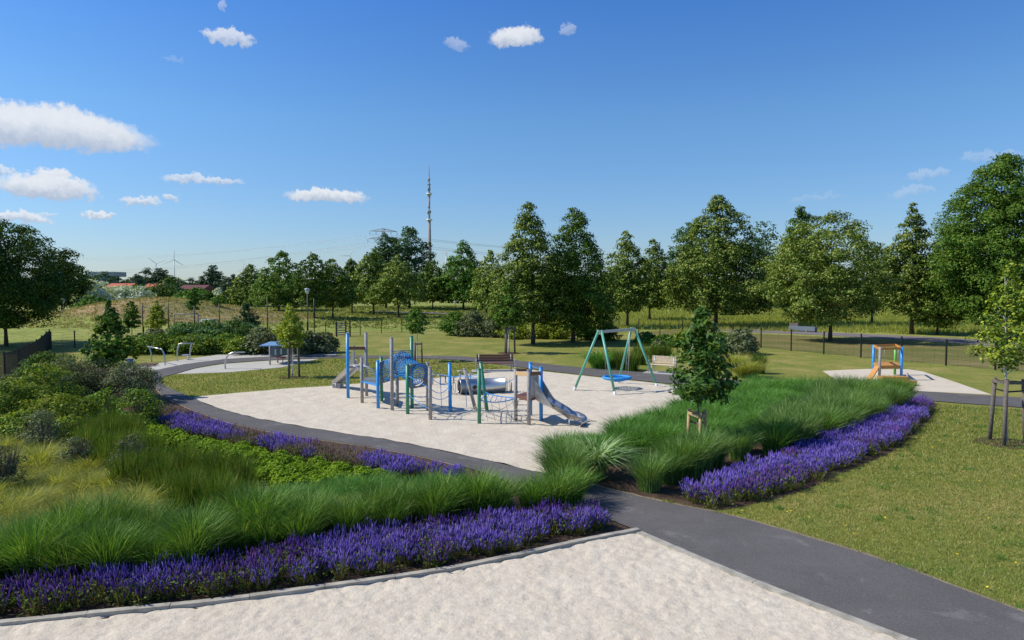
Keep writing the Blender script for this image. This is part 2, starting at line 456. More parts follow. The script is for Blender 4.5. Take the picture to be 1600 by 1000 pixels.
def scatter(poly, sp, jit=0.4, rg=rng):
    """jittered staggered grid inside a polygon"""
    p = np.asarray([q[:2] for q in poly]); lo = p.min(0); hi = p.max(0)
    xs = np.arange(lo[0], hi[0] + sp, sp); ys = np.arange(lo[1], hi[1] + sp, sp * .87)
    g = np.array([(x + (sp / 2 if j % 2 else 0), y) for j, y in enumerate(ys) for x in xs])
    g = g + rg.uniform(-jit, jit, g.shape) * sp
    return g[inpoly(g, p)]


def smooth(pts, k=6):
    """Catmull-Rom through 2D points"""
    P_ = [np.array(p[:2], float) for p in pts]; out = []
    for i in range(len(P_) - 1):
        p0 = P_[max(i - 1, 0)]; p1 = P_[i]; p2 = P_[i + 1]; p3 = P_[min(i + 2, len(P_) - 1)]
        for t in np.arange(k) / k:
            out.append(0.5 * (2 * p1 + (p2 - p0) * t + (2 * p0 - 5 * p1 + 4 * p2 - p3) * t * t + (3 * p1 - p0 - 3 * p2 + p3) * t ** 3))
    out.append(P_[-1]); return out


def px(*pts): return [tuple(P(a, b)[:2]) for a, b in pts]


def sheet(name, outline, z, m, sp=None, hf=None, drop=0.0):
    """a level sheet with that outline; with sp it carries inner points lifted by hf(x, y)"""
    out = [Vector((p[0], p[1])) for p in outline]; nb = len(out)
    pts = list(out)
    if sp:
        arr = scatter([tuple(o) for o in out], sp, 0.3)
        pts += [Vector(p) for p in arr]
    v, e, f, *_ = delaunay_2d_cdt(pts, [(i, (i + 1) % nb) for i in range(nb)], [], 1, 1e-4)
    verts = [(p.x, p.y, z + (hf(p.x, p.y) if hf else 0)) for p in v]
    fs = []
    for t in f:
        a, b, c = (Vector(verts[i][:2]) for i in t[:3])
        ar = (b - a).cross(c - a)
        fs.append(t if ar > 0 else t[::-1])
    me = bpy.data.meshes.new(name); me.from_pydata(verts, [], fs); me.materials.append(m)
    if sp: me.polygons.foreach_set('use_smooth', [True] * len(me.polygons))
    o = bpy.data.objects.new(name, me); COL.objects.link(o); o['kind'] = 'structure'
    return o


# ------------------------------------------------------------------ terrain
def hz(x, y):
    """height of the terrain: the dry hill at the left, a swell in the meadow at the right, level elsewhere"""
    h = 3.0 * math.exp(-(((x + 45) / 9.5) ** 2 + ((y - 84) / 13) ** 2) ** 1.05)
    h += 0.8 * math.exp(-(((x + 34) / 8) ** 2 + ((y - 90) / 11) ** 2) ** 1.2)
    sg = lambda v: 1 / (1 + math.exp(-max(-50, min(50, v))))
    h += 1.6 * sg((y - 118) / 10) * sg((x - 22) / 10) + 0.4 * sg((y - 135) / 9) * sg(-(x + 10) / 10)
    if y > 62: h += 0.12 * noise.noise(Vector((x * .12, y * .12, 1))) * min(1, (y - 62) / 15)
    return h


def axis(lo, hi, fine, c0, c1, n1):
    a = list(np.arange(c0, c1 + .01, fine))
    l = [c0 - (c0 - lo) * (i / n1) ** 3 for i in range(n1, 0, -1)]
    r = [c1 + (hi - c1) * (i / n1) ** 3 for i in range(1, n1 + 1)]
    return l + a + r


xs = axis(-9000, 9000, 2.0, -110, 130, 24); ys = axis(-200, 14000, 2.0, -10, 190, 24)
verts = [(x, y, hz(x, y)) for y in ys for x in xs]; nx = len(xs)
fs = [(j * nx + i, j * nx + i + 1, (j + 1) * nx + i + 1, (j + 1) * nx + i) for j in range(len(ys) - 1) for i in range(nx - 1)]
me = bpy.data.meshes.new('ground'); me.from_pydata(verts, [], fs); me.materials.append(M['meadow']); me.materials.append(M['hill'])
me.polygons.foreach_set('use_smooth', [True] * len(me.polygons))
me.polygons.foreach_set('material_index', [1 if (((p.center.x + 42) / 17) ** 2 + ((p.center.y - 87) / 15) ** 2) < 1 else 0 for p in me.polygons])
tag(link('ground', me), kind='structure')

# ---- path edges as seen, turned into ground points
A_up = px((301.5, 622), (324, 633), (371, 647.6), (427.5, 660), (540, 679), (600, 687.5), (737, 716), (830, 737), (905, 754))
B_up = px((905, 754), (960, 768), (1040, 787), (1130, 805), (1250, 838), (1400, 885), (1600, 960))
A_lo = px((225, 586), (235, 594), (241, 601.5), (252, 616), (280, 632), (324, 650), (389, 669), (475, 684), (560, 697), (625, 708), (732, 733), (850, 775), (1003, 834))
B_lo = px((1003, 834), (1100, 876), (1230, 930), (1400, 994))
v = np.array(B_lo[-1]) - np.array(B_lo[-2]); v = v / np.linalg.norm(v)
B_lo.append(tuple(np.array(B_lo[-1]) + v * 14))
v2 = np.array(B_up[-1]) - np.array(B_up[-2]); v2 = v2 / np.linalg.norm(v2)
B_up.append(tuple(np.array(B_up[-1]) + v2 * 14))
inner = px((301.5, 622), (279, 613), (259, 604), (250, 596), (255, 590), (274.5, 584.6), (306, 575.6), (351, 568.4), (427, 563), (499.5, 560.5), (540, 560), (680, 561.5), (748, 566.5), (802, 573), (855, 580), (922, 587.5), (1005, 596), (1045, 600), (1160, 609), (1280, 617), (1410, 624), (1456, 627.5), (1537, 633.5), (1600, 638))
outer = px((225, 586), (228, 583), (235, 581), (288, 570), (351, 562), (427, 557.6), (504, 556), (540, 555.8), (700, 556.8), (740, 559), (800, 563), (865, 570.5), (910, 575), (1005, 582.5), (1065, 587), (1160, 595), (1280, 603), (1410, 611), (1550, 619.5), (1600, 622.5))
for L in (inner, outer):
    v = np.array(L[-1]) - np.array(L[-2]); v = v / np.linalg.norm(v); L.append(tuple(np.array(L[-1]) + v * 25))
sA_up = smooth(A_up + B_up[1:]); sA_lo = smooth(A_lo + B_lo[1:]); s_in = smooth(inner); s_out = smooth(outer)
path_poly = sA_lo[::-1] + s_out[1:] + s_in[::-1] + sA_up[1:]
sheet('asphalt_path', path_poly, 0.030, M['asphalt'])
M['dryedge'] = groundmat('trodden_soil_edge', (3, [(0.3, (0.22, 0.17, 0.11)), (0.7, (0.36, 0.29, 0.2))]), (40, [(0.3, .7), (0.7, 1.2)]), [(60, .8, .02)])


def ribbon(name, line, w0, w1, z, m, jitter=0.03):
    """a strip beside a line, with an uneven outer edge"""
    pts = [np.array(p) for p in line]; L = []; R = []
    for i, p in enumerate(pts):
        d = pts[min(i + 1, len(pts) - 1)] - pts[max(i - 1, 0)]; d = d / np.linalg.norm(d); n = np.array((-d[1], d[0]))
        L.append(p + n * (w0 + random.uniform(-jitter, jitter))); R.append(p + n * w1)
    return sheet(name, [tuple(q) for q in L + R[::-1]], z, m)


M['verge'] = groundmat('dry_verge', (0.25, [(0.3, (0.10, 0.13, 0.03)), (0.5, (0.17, 0.155, 0.05)), (0.7, (0.24, 0.19, 0.08))]), (5, [(0.3, .7), (0.7, 1.25)]), [(6, .6, .05), (30, .8, .02)])
sheet('verge', px((990, 520), (1031, 523), (1104, 531), (1189, 543), (1345, 558), (1600, 581), (1900, 611), (1800, 569), (1640, 550), (1524, 541), (1480, 538), (1296, 526.5), (1160, 520.5), (1060, 514)), 0.010, M['verge'])
# lawn inside the fence
fence_r = px((1189, 543), (1600, 582))
lawn = px((-700, 690), (-200, 560), (60, 533), (150, 540), (300, 524), (560, 518), (967, 516), (1145, 531), (1189, 543), (1345, 559), (1600, 582), (1900, 612)) + [(60, 12), (40, 3), (-30, 3)]
sheet('lawn', lawn, 0.006, M['lawn'])
# planting beds
bedA = [tuple(p) for p in sA_lo[:smooth(A_lo).__len__()]] + px((890, 859), (780, 884), (675, 904), (400, 942), (225, 962), (125, 972), (0, 984)) + [(-14, 7.2), (-24, 12), (-30, 25)] + px((-120, 600), (60, 585), (150, 572), (205, 572))
sheet('planting_soil', bedA, 0.012, M['soil'], 0.35, lambda x, y: 0.012 * noise.noise(Vector((x * 4, y * 4, 0))))
salB_edge = px((1115, 799), (1175, 789), (1255, 767), (1340, 730), (1400, 703), (1440, 668), (1460, 645), (1460, 629))
bedB = px((1160, 611), (1060, 652), (940, 699), (850, 722), (866, 741), (905, 753), (960, 767), (1040, 786), (1115, 801)) + smooth(salB_edge)[1:] + px((1410, 625), (1280, 618))
sheet('mulched_bed', bedB, 0.012, M['soil'])
# sand and gravel
sand1 = [tuple(p) for p in sA_up[:smooth(A_up).__len__() - 3]] + px((860, 738), (940, 702), (1060, 655), (1165, 612), (1045, 602), (1005, 598), (922, 589.5), (855, 582), (810, 577), (740, 587), (672, 593), (590, 598), (520, 604), (457, 608), (371, 615))
sheet('playground_sand', sand1, 0.018, M['sand'], 0.16, lambda x, y: max(0.0, 0.022 + 0.025 * noise.noise(Vector((x * 2.2, y * 2.2, 3))) + 0.025 * noise.noise(Vector((x * 6, y * 6, 8)))))
gr1 = px((274, 585.2), (306, 576.2), (351, 569), (427, 563.6), (499, 561), (440, 574.5), (360, 582))
sheet('fitness_gravel', gr1, 0.018, M['gravel'])
gr2 = px((190, 579), (205, 574), (301, 560), (346, 554), (405, 551.5), (517, 548), (529, 552), (524, 555.4), (427, 557), (351, 561.4), (288, 569.4), (235, 580.4), (226, 585))
sheet('fitness_gravel', gr2, 0.018, M['gravel'])
sand3 = px((1310, 600), (1300, 590), (1285, 580), (1350, 577), (1420, 577.5), (1442, 581), (1470, 590), (1500, 600), (1550, 617.5), (1410, 610.4))
sheet('toddler_sand', sand3, 0.018, M['sand'])
kerb_l = px((-140, 990), (0, 982), (125, 969), (225, 959), (400, 939), (675, 900), (780, 880), (892, 855), (1000, 833))
kerb_r = B_lo[:]
s_kl = smooth(kerb_l)


def fh(x, y):
    h = 0.050 * noise.noise(Vector((x * 1.8, y * 1.8, 5))) + 0.034 * noise.noise(Vector((x * 4.2, y * 4.2, 9)))
    d = noise.noise(Vector((x * 6.5, y * 6.5, 2)))
    return max(-0.012, h * .28 - 0.09 * max(0, d - .2) - 0.11 * max(0, noise.noise(Vector((x * 9, y * 7, 4))) - .24) + 0.010)


sand2 = [tuple(p) for p in s_kl] + [tuple(p) for p in smooth(B_lo)[1:]] + [(16, -4), (-10, -4)]
sheet('foreground_sand', sand2, 0.022, M['sand'], 0.065, fh)


def kerb(name, line, wd, z0, z1, m, side=1, seg=1.0):
    """a row of edging pieces with tight joints along a line"""
    pts = [Vector((p[0], p[1], 0)) for p in line]
    t = 0; mb = MB(); tot = sum((b - a).length for a, b in zip(pts, pts[1:])); pos = []
    def at(s):
        for a, b in zip(pts, pts[1:]):
            L = (b - a).length
            if s <= L: return a.lerp(b, s / L)
            s -= L
        return pts[-1]
    s = 0
    while s < tot:
        e = min(s + seg - 0.008, tot)
        mid = at((s + e) / 2); a, b = at(s), at(e)
        dz = random.uniform(-.004, .004)
        for p, q in ((a, mid), (mid, b)):
            off = Vector((-(q - p).y, (q - p).x, 0)).normalized() * wd / 2 * side
            mb.bar(p + off + Vector((0, 0, (z0 + z1) / 2 + dz)), q + off + Vector((0, 0, (z0 + z1) / 2 + dz)), wd, z1 - z0)
        s += seg
    o = mb.build(name, m); o['kind'] = 'structure'
    return o


kerb('kerb', s_kl, 0.10, -0.1, 0.075, M['edge'], 1, 1.0)
kerb('kerb', [tuple(p) for p in smooth(B_lo)], 0.13, -0.1, 0.052, M['edge'], -1, 2.4)
ribbon('path_verge', [tuple(p) for p in smooth(B_up)], 0.09, 0.0, 0.022, M['dryedge'], 0.03)
ribbon('path_verge', [tuple(p) for p in sA_lo[:60]], -0.06, 0.0, 0.022, M['dryedge'], 0.02)
# far roads and paths
road_u = px((845, 498.5), (1000, 503.5), (1122, 510.5), (1160, 513), (1276, 518.6), (1480, 528), (1544, 533), (1640, 541), (1800, 556))
road_l = px((845, 501.5), (1000, 509), (1122, 516.5), (1160, 519), (1296, 524.7), (1480, 536), (1524, 539), (1640, 549), (1800, 567))
sheet('park_road', smooth(road_u) + smooth(road_l)[::-1], 0.02, M['road'])
sheet('far_path', smooth(px((495, 482), (525, 477.5), (562, 474.5))) + smooth(px((498, 484.5), (530, 480), (562, 476)))[::-1], 0.17, M['road'])
sheet('far_path', smooth(px((585, 487.5), (640, 488.5), (705, 490))) + smooth(px((585, 489), (640, 490.5), (705, 492.5)))[::-1], 0.15, M['road'])
sheet('far_path', smooth(px((70, 503), (95, 495.5), (118, 487), (95, 482.5))) + smooth(px((78, 506), (108, 497), (126, 486), (100, 480.5)))[::-1], 0.25, M['gravel'])


# ------------------------------------------------------------------ plants
def crown_mesh(name, prof, mats_, ncl=200, nleaf=90, lsize=0.2, csz=0.75, seed=0, droop=0.3, lob=0.22, fill=0.3, sparse=1.0, weights=None, oakleaf=False):
    """prof: list of (height, radius); leaves sit on many small clumps spread through the crown"""
    rg = np.random.default_rng(seed)
    zs = np.array([p[0] for p in prof]); rs = np.array([p[1] for p in prof])
    z0, z1 = zs[0], zs[-1]; parts = []
    tt = np.linspace(z0, z1, 200); rr = np.interp(tt, zs, rs); cdf = np.cumsum(rr + .15); cdf /= cdf[-1]
    cz = np.interp(rg.random(ncl), cdf, tt)
    az = rg.random(ncl) * 2 * np.pi
    ph = rg.random(6) * 6.28
    lobm = 1 + lob * (np.sin(2 * az + ph[0] + cz * .8) * .5 + np.sin(3 * az + ph[1] - cz * 1.3) * .5 + np.sin(5 * az + ph[2] + cz * 2.1) * .35 + rg.normal(size=ncl) * .28)
    fr = np.where(rg.random(ncl) < fill, rg.uniform(.15, .7, ncl), rg.uniform(.76, 1.0, ncl))
    R = np.interp(cz, zs, rs) * lobm * fr
    cen = np.stack([R * np.cos(az), R * np.sin(az), cz], 1)
    cs = csz * rg.uniform(.5, 1.4, ncl) * (1 - .35 * ((cz - z0) / (z1 - z0)) ** 2)
    cnt = np.maximum(8, (nleaf * (cs / csz) ** 2).astype(int))
    idx = np.repeat(np.arange(ncl), cnt); n = len(idx)
    d = norm(rg.normal(size=(n, 3))); d[:, 2] = np.abs(d[:, 2]) * np.where(rg.random(n) < .72, 1, -1)
    rad_ = cs[idx] * rg.uniform(.45, 1.12, n)
    out = norm(np.stack([np.cos(az[idx]), np.sin(az[idx]), np.zeros(n)], 1))
    pos = cen[idx] + d * rad_[:, None] * np.array([1.05, 1.05, .62])
    pos[:, 2] -= droop * ((pos - cen[idx]) * out).sum(1).clip(0) * .8
    pos[:, 2] = np.maximum(pos[:, 2], z0 * .9 - .1)
    nr = norm(d * .7 + out * .35 + np.array([0, 0, .55]) + rg.normal(size=(n, 3)) * .42)
    sz = lsize * rg.uniform(.7, 1.35, n)
    if oakleaf:
        v = lobed(pos, nr, sz, rg); K = len(LOBES); fi = lambda m_: np.arange(m_ * K).reshape(m_, K)
    else: v = leaves(pos, nr, sz, 1.35, rg); fi = quads
    # twigs that break the outline
    if len(mats_) == 1: parts.append((v.reshape(-1, 3), fi(n), 0))
    else:
        tip_light = (rad_ / cs[idx] - .78) * 1.6 + (d[:, 2] - .25) * .5 + rg.normal(size=n) * .28; pick = tip_light > np.quantile(tip_light, 1 - (weights or .5))   # outer, upper leaves take first colour: painted clump shading, partly real shoots and bracts
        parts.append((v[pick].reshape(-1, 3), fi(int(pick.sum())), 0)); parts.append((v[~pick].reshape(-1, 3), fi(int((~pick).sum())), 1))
    return npmesh(name, parts, mats_), cen


def trunk_mb(h, r, cen, seed=0, nl=14, split=None, zmin=None):
    rd = random.Random(seed); mb = MB()
    lean = (rd.uniform(-.03, .03), rd.uniform(-.03, .03))
    N = 9; pts = []; rs = []
    for i in range(N):
        t = i / (N - 1)
        pts.append((lean[0] * h * t + rd.uniform(-.02, .02) * h * .15 * (i > 0), lean[1] * h * t + rd.uniform(-.02, .02) * h * .15 * (i > 0), h * t - (0.1 if i == 0 else 0)))
        rs.append(r * (1.35 if i == 0 else 1) * (1 - .86 * t))
    mb.tube(pts, rs, 10)
    order = sorted(range(len(cen)), key=lambda i: cen[i][2])
    for k in range(nl):
        c = Vector(cen[order[int((k + rd.random()) / nl * len(order)) % len(order)]])
        t0 = max(.16, min(.92, (c.z - (c.xy.length) * .75) / h))
        i = int(t0 * (N - 1)); f = t0 * (N - 1) - i
        a = Vector(pts[i]).lerp(Vector(pts[min(i + 1, N - 1)]), f); r0 = r * (1 - .86 * t0) * .5
        m1 = a.lerp(c, .45) + Vector((0, 0, .12 * (c - a).length))
        mb.tube([a, m1, c], [r0, r0 * .6, r0 * .18], 6, cap=False)
    return mb


def tree(bx, by, ty, xl, xr, yb, mats_, label, kind='lime', seed=1, name='linden_tree', group='trees of the park', dens=1.0, z=None, lsize=None, Y=None, bark='bark', weights=None, shape=None, tr=1.0, loose=1.0):
    """base pixel, top, crown sides and crown bottom give position and size"""
    if Y is None:
        base = P(bx, by)
        for _ in range(4):
            base = P(bx, by, hz(base.x, base.y))
    else: base = AT(bx, by, Y); base.z = hz(base.x, base.y)
    D = base.y; s = D / F
    top = AT(bx, ty, D).z - base.z; bot = max(0.3, AT(bx, yb, D).z - base.z)
    wdt = (xr - xl) * s / 2
    prof = {'lime': [(0, .62), (.07, .9), (.17, 1.0), (.34, .97), (.52, .80), (.68, .57), (.82, .36), (.93, .16), (1, .02)],
            'round': [(0, .45), (.1, .8), (.28, 1.0), (.5, 1.0), (.72, .85), (.88, .55), (1, .15)],
            'cone': [(0, .6), (.1, .9), (.25, 1.0), (.5, .75), (.75, .42), (.92, .18), (1, .04)],
            'column': [(0, .5), (.15, .9), (.4, 1.0), (.7, .85), (.9, .5), (1, .12)]}[shape or kind]
    L = top - bot
    prof = [(bot + a * L * .97, b * wdt * 1.05) for a, b in prof]
    area = wdt * L * 6
    csz = max(.16, .105 * (wdt + L * .35)) * (.88 if kind != 'round' else 1.0)
    csz = min(csz, 1.15 if D < 140 else 3)
    ls = lsize or max(.13, 2.9 * s)
    ncl = int(min(1100, max(50, area / (csz * csz) * .85 * loose)))
    nl = int(max(18, min(340, 6.5 * (csz / ls) ** 2 * dens)))
    me, cen = crown_mesh('crown', prof, mats_, ncl, nl, ls, csz, seed, droop=.35 if kind == 'lime' else .2, weights=weights, lob=.22 if loose >= 1 else .5)
    cx = ((xl + xr) / 2 - bx) * s * .6
    t = thing(name, label, 'tree', base, 0, group)
    cr = link('crown', me, t); cr.location = (cx, 0, 0)
    trunk_mb(bot + L * .8, max(.045, .0135 * top) * tr, [tuple(Vector(c) + Vector((cx, 0, 0))) for c in cen], seed, 16 if D < 140 else 5).build('trunk', M[bark], t)
    return t, base, top


TREES = [
 # base x, base y, top, left, right, crown bottom, mats, label, kind, kwargs
 (10, 541, 338, -125, 84, 505, ['deep_leaf', 'dark_leaf'], 'large spreading dark green tree at the left edge beside the black mesh fence', 'round', dict(name='broadleaf_tree', loose=1.5)),
 (97, 489, 396, 50, 130, 478, ['deep_leaf', 'dark_leaf'], 'dark tree behind the large spreading tree, its crown reaching over the pale path', 'round', dict(name='broadleaf_tree')),
 (392, 479, 411, 368, 416, 470, ['lime_leaf', 'dark_leaf'], 'lowest and leftmost linden of the middle row, a dark green egg shaped crown', 'lime', {}),
 (436, 486, 387, 408, 478, 474, ['green_leaf', 'lime_leaf'], 'broad mid green linden left of the black street lamp', 'lime', {}),
 (491, 497, 393, 470, 508, 476, ['dark_leaf'], 'narrow dark linden directly behind the black street lamp', 'column', {}),
 (520, 496, 400, 491, 546, 473, ['lime_leaf', 'green_leaf'], 'lighter linden just right of the black street lamp', 'lime', {}),
 (550, 489, 401, 530, 568, 468, ['dark_leaf'], 'small dark linden behind and between two lighter lindens left of the tall poplars', 'lime', {}),
 (584, 492, 385, 552, 612, 468, ['lime_leaf', 'dark_leaf'], 'linden in front of the left edge of the tall grey green poplars', 'lime', {}),
 (623, 496, 396, 592, 656, 470, ['lime_leaf'], 'bright yellow green linden in front of the tall grey green poplars', 'lime', {}),
 (640, 482, 353, 598, 672, 462, ['blue_leaf'], 'tall grey green poplar left of the transmitter mast', 'round', dict(name='poplar_tree')),
 (603, 482, 362, 582, 634, 462, ['blue_leaf'], 'slightly lower grey green poplar under the end of the lattice pylon arms', 'round', dict(name='poplar_tree')),
 (676, 484, 405, 652, 697, 466, ['dark_leaf', 'lime_leaf'], 'small dark linden at the foot of the transmitter mast', 'lime', {}),
 (724, 484, 372, 692, 754, 466, ['green_leaf', 'dark_leaf'], 'fresh green maple right of the transmitter mast', 'lime', dict(name='maple_tree')),
 (760, 490, 390, 742, 800, 482, ['lime_leaf'], 'linden half hidden behind the left side of the tall linden by the brown bench', 'lime', {}),
 (833, 538, 310, 768, 874, 505, ['lime_leaf', 'dark_leaf'], 'tall yellow green linden standing on the lawn behind the brown bench', 'lime', {}),
 (895, 535, 315, 842, 954, 512, ['dark_leaf'], 'tall dark green linden on the lawn left of the basket swing', 'lime', {}),
 (980, 512, 357, 938, 1012, 482, ['lime_leaf', 'dark_leaf'], 'medium linden behind the basket swing crossbar', 'lime', {}),
 (1015, 502, 371, 990, 1056, 480, ['lime_leaf', 'dark_leaf'], 'rounder linden behind the right legs of the basket swing with a pale bare trunk', 'lime', {}),
 (1118, 510, 298, 1050, 1192, 486, ['lime_leaf', 'dark_leaf'], 'tall cone shaped linden behind the young oak with the new stakes', 'lime', {}),
 (1072, 486, 345, 1044, 1100, 468, ['blue_leaf'], 'bluish tree peeping out behind the left side of the tall cone shaped linden', 'round', dict(name='ash_tree')),
 (1190, 486, 338, 1160, 1222, 468, ['blue_leaf'], 'thin grey green birch behind the gap right of the tall cone shaped linden', 'column', dict(name='birch_tree', dens=.5)),
 (1252, 506, 316, 1205, 1290, 484, ['dark_leaf'], 'dark linden rising behind the bright rounded linden near the concrete bench', 'lime', {}),
 (1297, 533, 324, 1207, 1362, 500, ['lime_leaf', 'lime_leaf'], 'bright rounded linden between the fence and the road left of the toddler frame', 'round', {}),
 (1362, 508, 376, 1326, 1402, 478, ['dark_leaf', 'lime_leaf'], 'shaded linden behind the right side of the bright rounded linden', 'round', {}),
 (1424, 522, 315, 1378, 1462, 486, ['lime_leaf', 'dark_leaf'], 'pointed linden with a bare pale trunk beyond the road above the toddler frame', 'lime', {}),
 (1464, 523, 392, 1420, 1510, 508, ['lime_leaf', 'green_leaf'], 'low wide green linden beyond the road right of the pointed one', 'round', {}),
 (1556, 530, 238, 1482, 1634, 502, ['dark_leaf', 'green_leaf'], 'huge linden at the right edge of the photo, the tallest crown of all', 'round', dict(loose=2.0)),
]
for i, (bx, by, ty, xl, xr, yb, ms, lab, kd, kw) in enumerate(TREES):
    if 380 < bx < 745 and ty > 370: xl -= 6; xr += 6; yb += 5
    kw = dict(kw); nm = kw.pop('name', 'linden_tree')
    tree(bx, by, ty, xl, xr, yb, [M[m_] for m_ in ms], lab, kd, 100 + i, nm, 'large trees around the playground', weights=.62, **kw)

# far trees: a few shared meshes, each tree its own object
far_src = []
for k, (shape, ms) in enumerate([('round', 'far_leaf'), ('lime', 'far_leaf'), ('column', 'far_leaf'), ('round', 'dark_leaf')]):
    prof = {'round': [(.06, .5), (.2, .95), (.45, 1), (.7, .8), (.9, .45), (1, .1)], 'lime': [(.06, .6), (.2, 1), (.5, .8), (.8, .4), (1, .06)],
            'column': [(.05, .5), (.3, 1), (.7, .8), (1, .15)]}[shape]
    prof = [(a * 10, b * (4.2 if shape != 'column' else 2.4)) for a, b in prof]
    me, cen = crown_mesh('crown', prof, [M[ms]], 110, 34, .62, 1.25, 40 + k, lob=.3)
    tm = trunk_mb(8, .2, cen, k, 4).build('trunk', M['bark'])
    far_src.append((me, tm.data)); bpy.data.objects.remove(tm)


def far_tree(pxx, ptop, Y, k, wide, label, group, name='far_tree', zb=None):
    x = (pxx - 800) / F * Y; zb = hz(x, Y)
    top = AT(pxx, ptop, Y).z - zb; s = top / 10.6
    t = thing(name, label, 'tree', (x, Y, zb), random.uniform(0, 6), group)
    link('crown', far_src[k][0], t); link('trunk', far_src[k][1], t)
    ws = wide * 1.35 * Y / F / (8.4 if k != 2 else 4.8)
    t.scale = (ws, ws, s)
    return t


lefts = [(165, 423, 300, 0, 34), (182, 430, 320, 0, 26), (215, 426, 300, 1, 26), (232, 417, 330, 0, 30), (249, 415, 330, 2, 14), (258, 418, 330, 2, 14), (266, 428, 280, 3, 30),
         (300, 433, 420, 0, 24), (318, 428, 300, 2, 14), (334, 410, 300, 2, 16), (345, 423, 300, 0, 22), (358, 432, 260, 0, 20), (366, 425, 270, 2, 10), (375, 430, 280, 0, 20), (205, 432, 340, 3, 24), (150, 430, 330, 0, 20), (285, 438, 460, 0, 26)]
lab_l = ['grey green tree right of the green industrial hall', 'low tree between the hall and the red roofs', 'bushy tree over the left end of the red roofs', 'tall double crowned tree over the red roofs',
         'slim tree in front of the near wind turbine, left of its mast', 'slim tree directly below the near wind turbine', 'broad dark tree in front of the near wind turbine foot', 'round distant tree left of the tall pointed far poplar',
         'slim tree at the left side of the tall pointed far poplar', 'tall pointed far poplar above the dark red building', 'wide tree leaning on the right side of the far poplar', 'low bluish tree between far poplar and linden row',
         'slim bluish tree between far poplar and linden row', 'last bluish tree before the linden row', 'dark low tree behind the silver shrubs', 'tree beside the left wall of the green industrial hall', 'flat far tree over the dark red building']
for (a, b, c, k, wd), lb in zip(lefts, lab_l): far_tree(a, b, c, k, wd, lb, 'far trees on the left horizon')
rr = random.Random(3)
xx = 410
while xx < 1700:
    Yd = rr.uniform(230, 330)
    far_tree(xx, rr.uniform(424, 440) if xx > 760 else rr.uniform(430, 442), Yd, rr.choice([0, 1, 3, 0]), rr.uniform(26, 42), 'distant woodland tree closing the view behind the linden rows', 'distant trees along the edge of the meadow')
    xx += rr.uniform(14, 24)
xx = -40
while xx < 400:
    far_tree(xx, rr.uniform(436, 443), rr.uniform(420, 520), rr.choice([0, 3]), rr.uniform(24, 38), 'low distant tree on the left horizon behind the roofs', 'low distant trees on the left horizon')
    xx += rr.uniform(14, 22)


# shrubs
def shrub_mesh(h, wd, mats_, seed, ls, stems=True, fill=.35, dens=1.0, csz=None):
    prof = [(.06 * h, .7 * wd), (.25 * h, 1.0 * wd), (.55 * h, .95 * wd), (.8 * h, .7 * wd), (1.0 * h, .3 * wd)]
    csz = csz or .2 * (wd + h) * .5 + .05
    ncl = int(min(160, max(30, wd * wd * h * 14 / csz ** 2 / max(h, .6))))
    nl = int(max(14, min(110, 5 * (csz / ls) ** 2 * dens)))
    return crown_mesh('foliage', prof, mats_, ncl, nl, ls, csz, seed, droop=.1, lob=.3, fill=fill)


def twigs(h, wd, n, seed, r=.008):
    rd = random.Random(seed); mb = MB()
    for _ in range(n):
        a = rd.uniform(0, 6.28); rr_ = wd * rd.uniform(.25, .9); hh = h * rd.uniform(.6, 1.02)
        p0 = Vector((math.cos(a) * .06 * wd, math.sin(a) * .06 * wd, -.02)); p2 = Vector((math.cos(a) * rr_, math.sin(a) * rr_, hh))
        mb.tube([p0, p0.lerp(p2, .5) + Vector((0, 0, .1 * h)), p2], [r * 1.6, r, r * .4], 4, cap=False)
    return mb


def shrub(name, label, loc, h, wd, mats_, seed, ls=.06, group=None, nst=14, dens=1.0, fill=.35, cat='shrub', csz=None):
    t = thing(name, label, cat, loc, 0, group)
    me, cen = shrub_mesh(h, wd, mats_, seed, ls, dens=dens, fill=fill, csz=csz)
    link('foliage', me, t); twigs(h * .95, wd, nst, seed).build('stem', M['twig'], t)
    return t


def sh_at(name, label, pxx, pyt, Dz, h, wpx, mats_, seed, ls, group=None, **kw):
    """a shrub whose top is seen at (pxx, pyt) and whose height is h"""
    p = P(pxx, pyt, h) if Dz is None else AT(pxx, pyt, Dz)
    if Dz is not None: h = p.z - hz(p.x, p.y)
    p = Vector((p.x, p.y, hz(p.x, p.y)))
    return shrub(name, label, p, h, wpx * p.y / F / 2, [M[m_] for m_ in mats_], seed, ls, group, **kw)


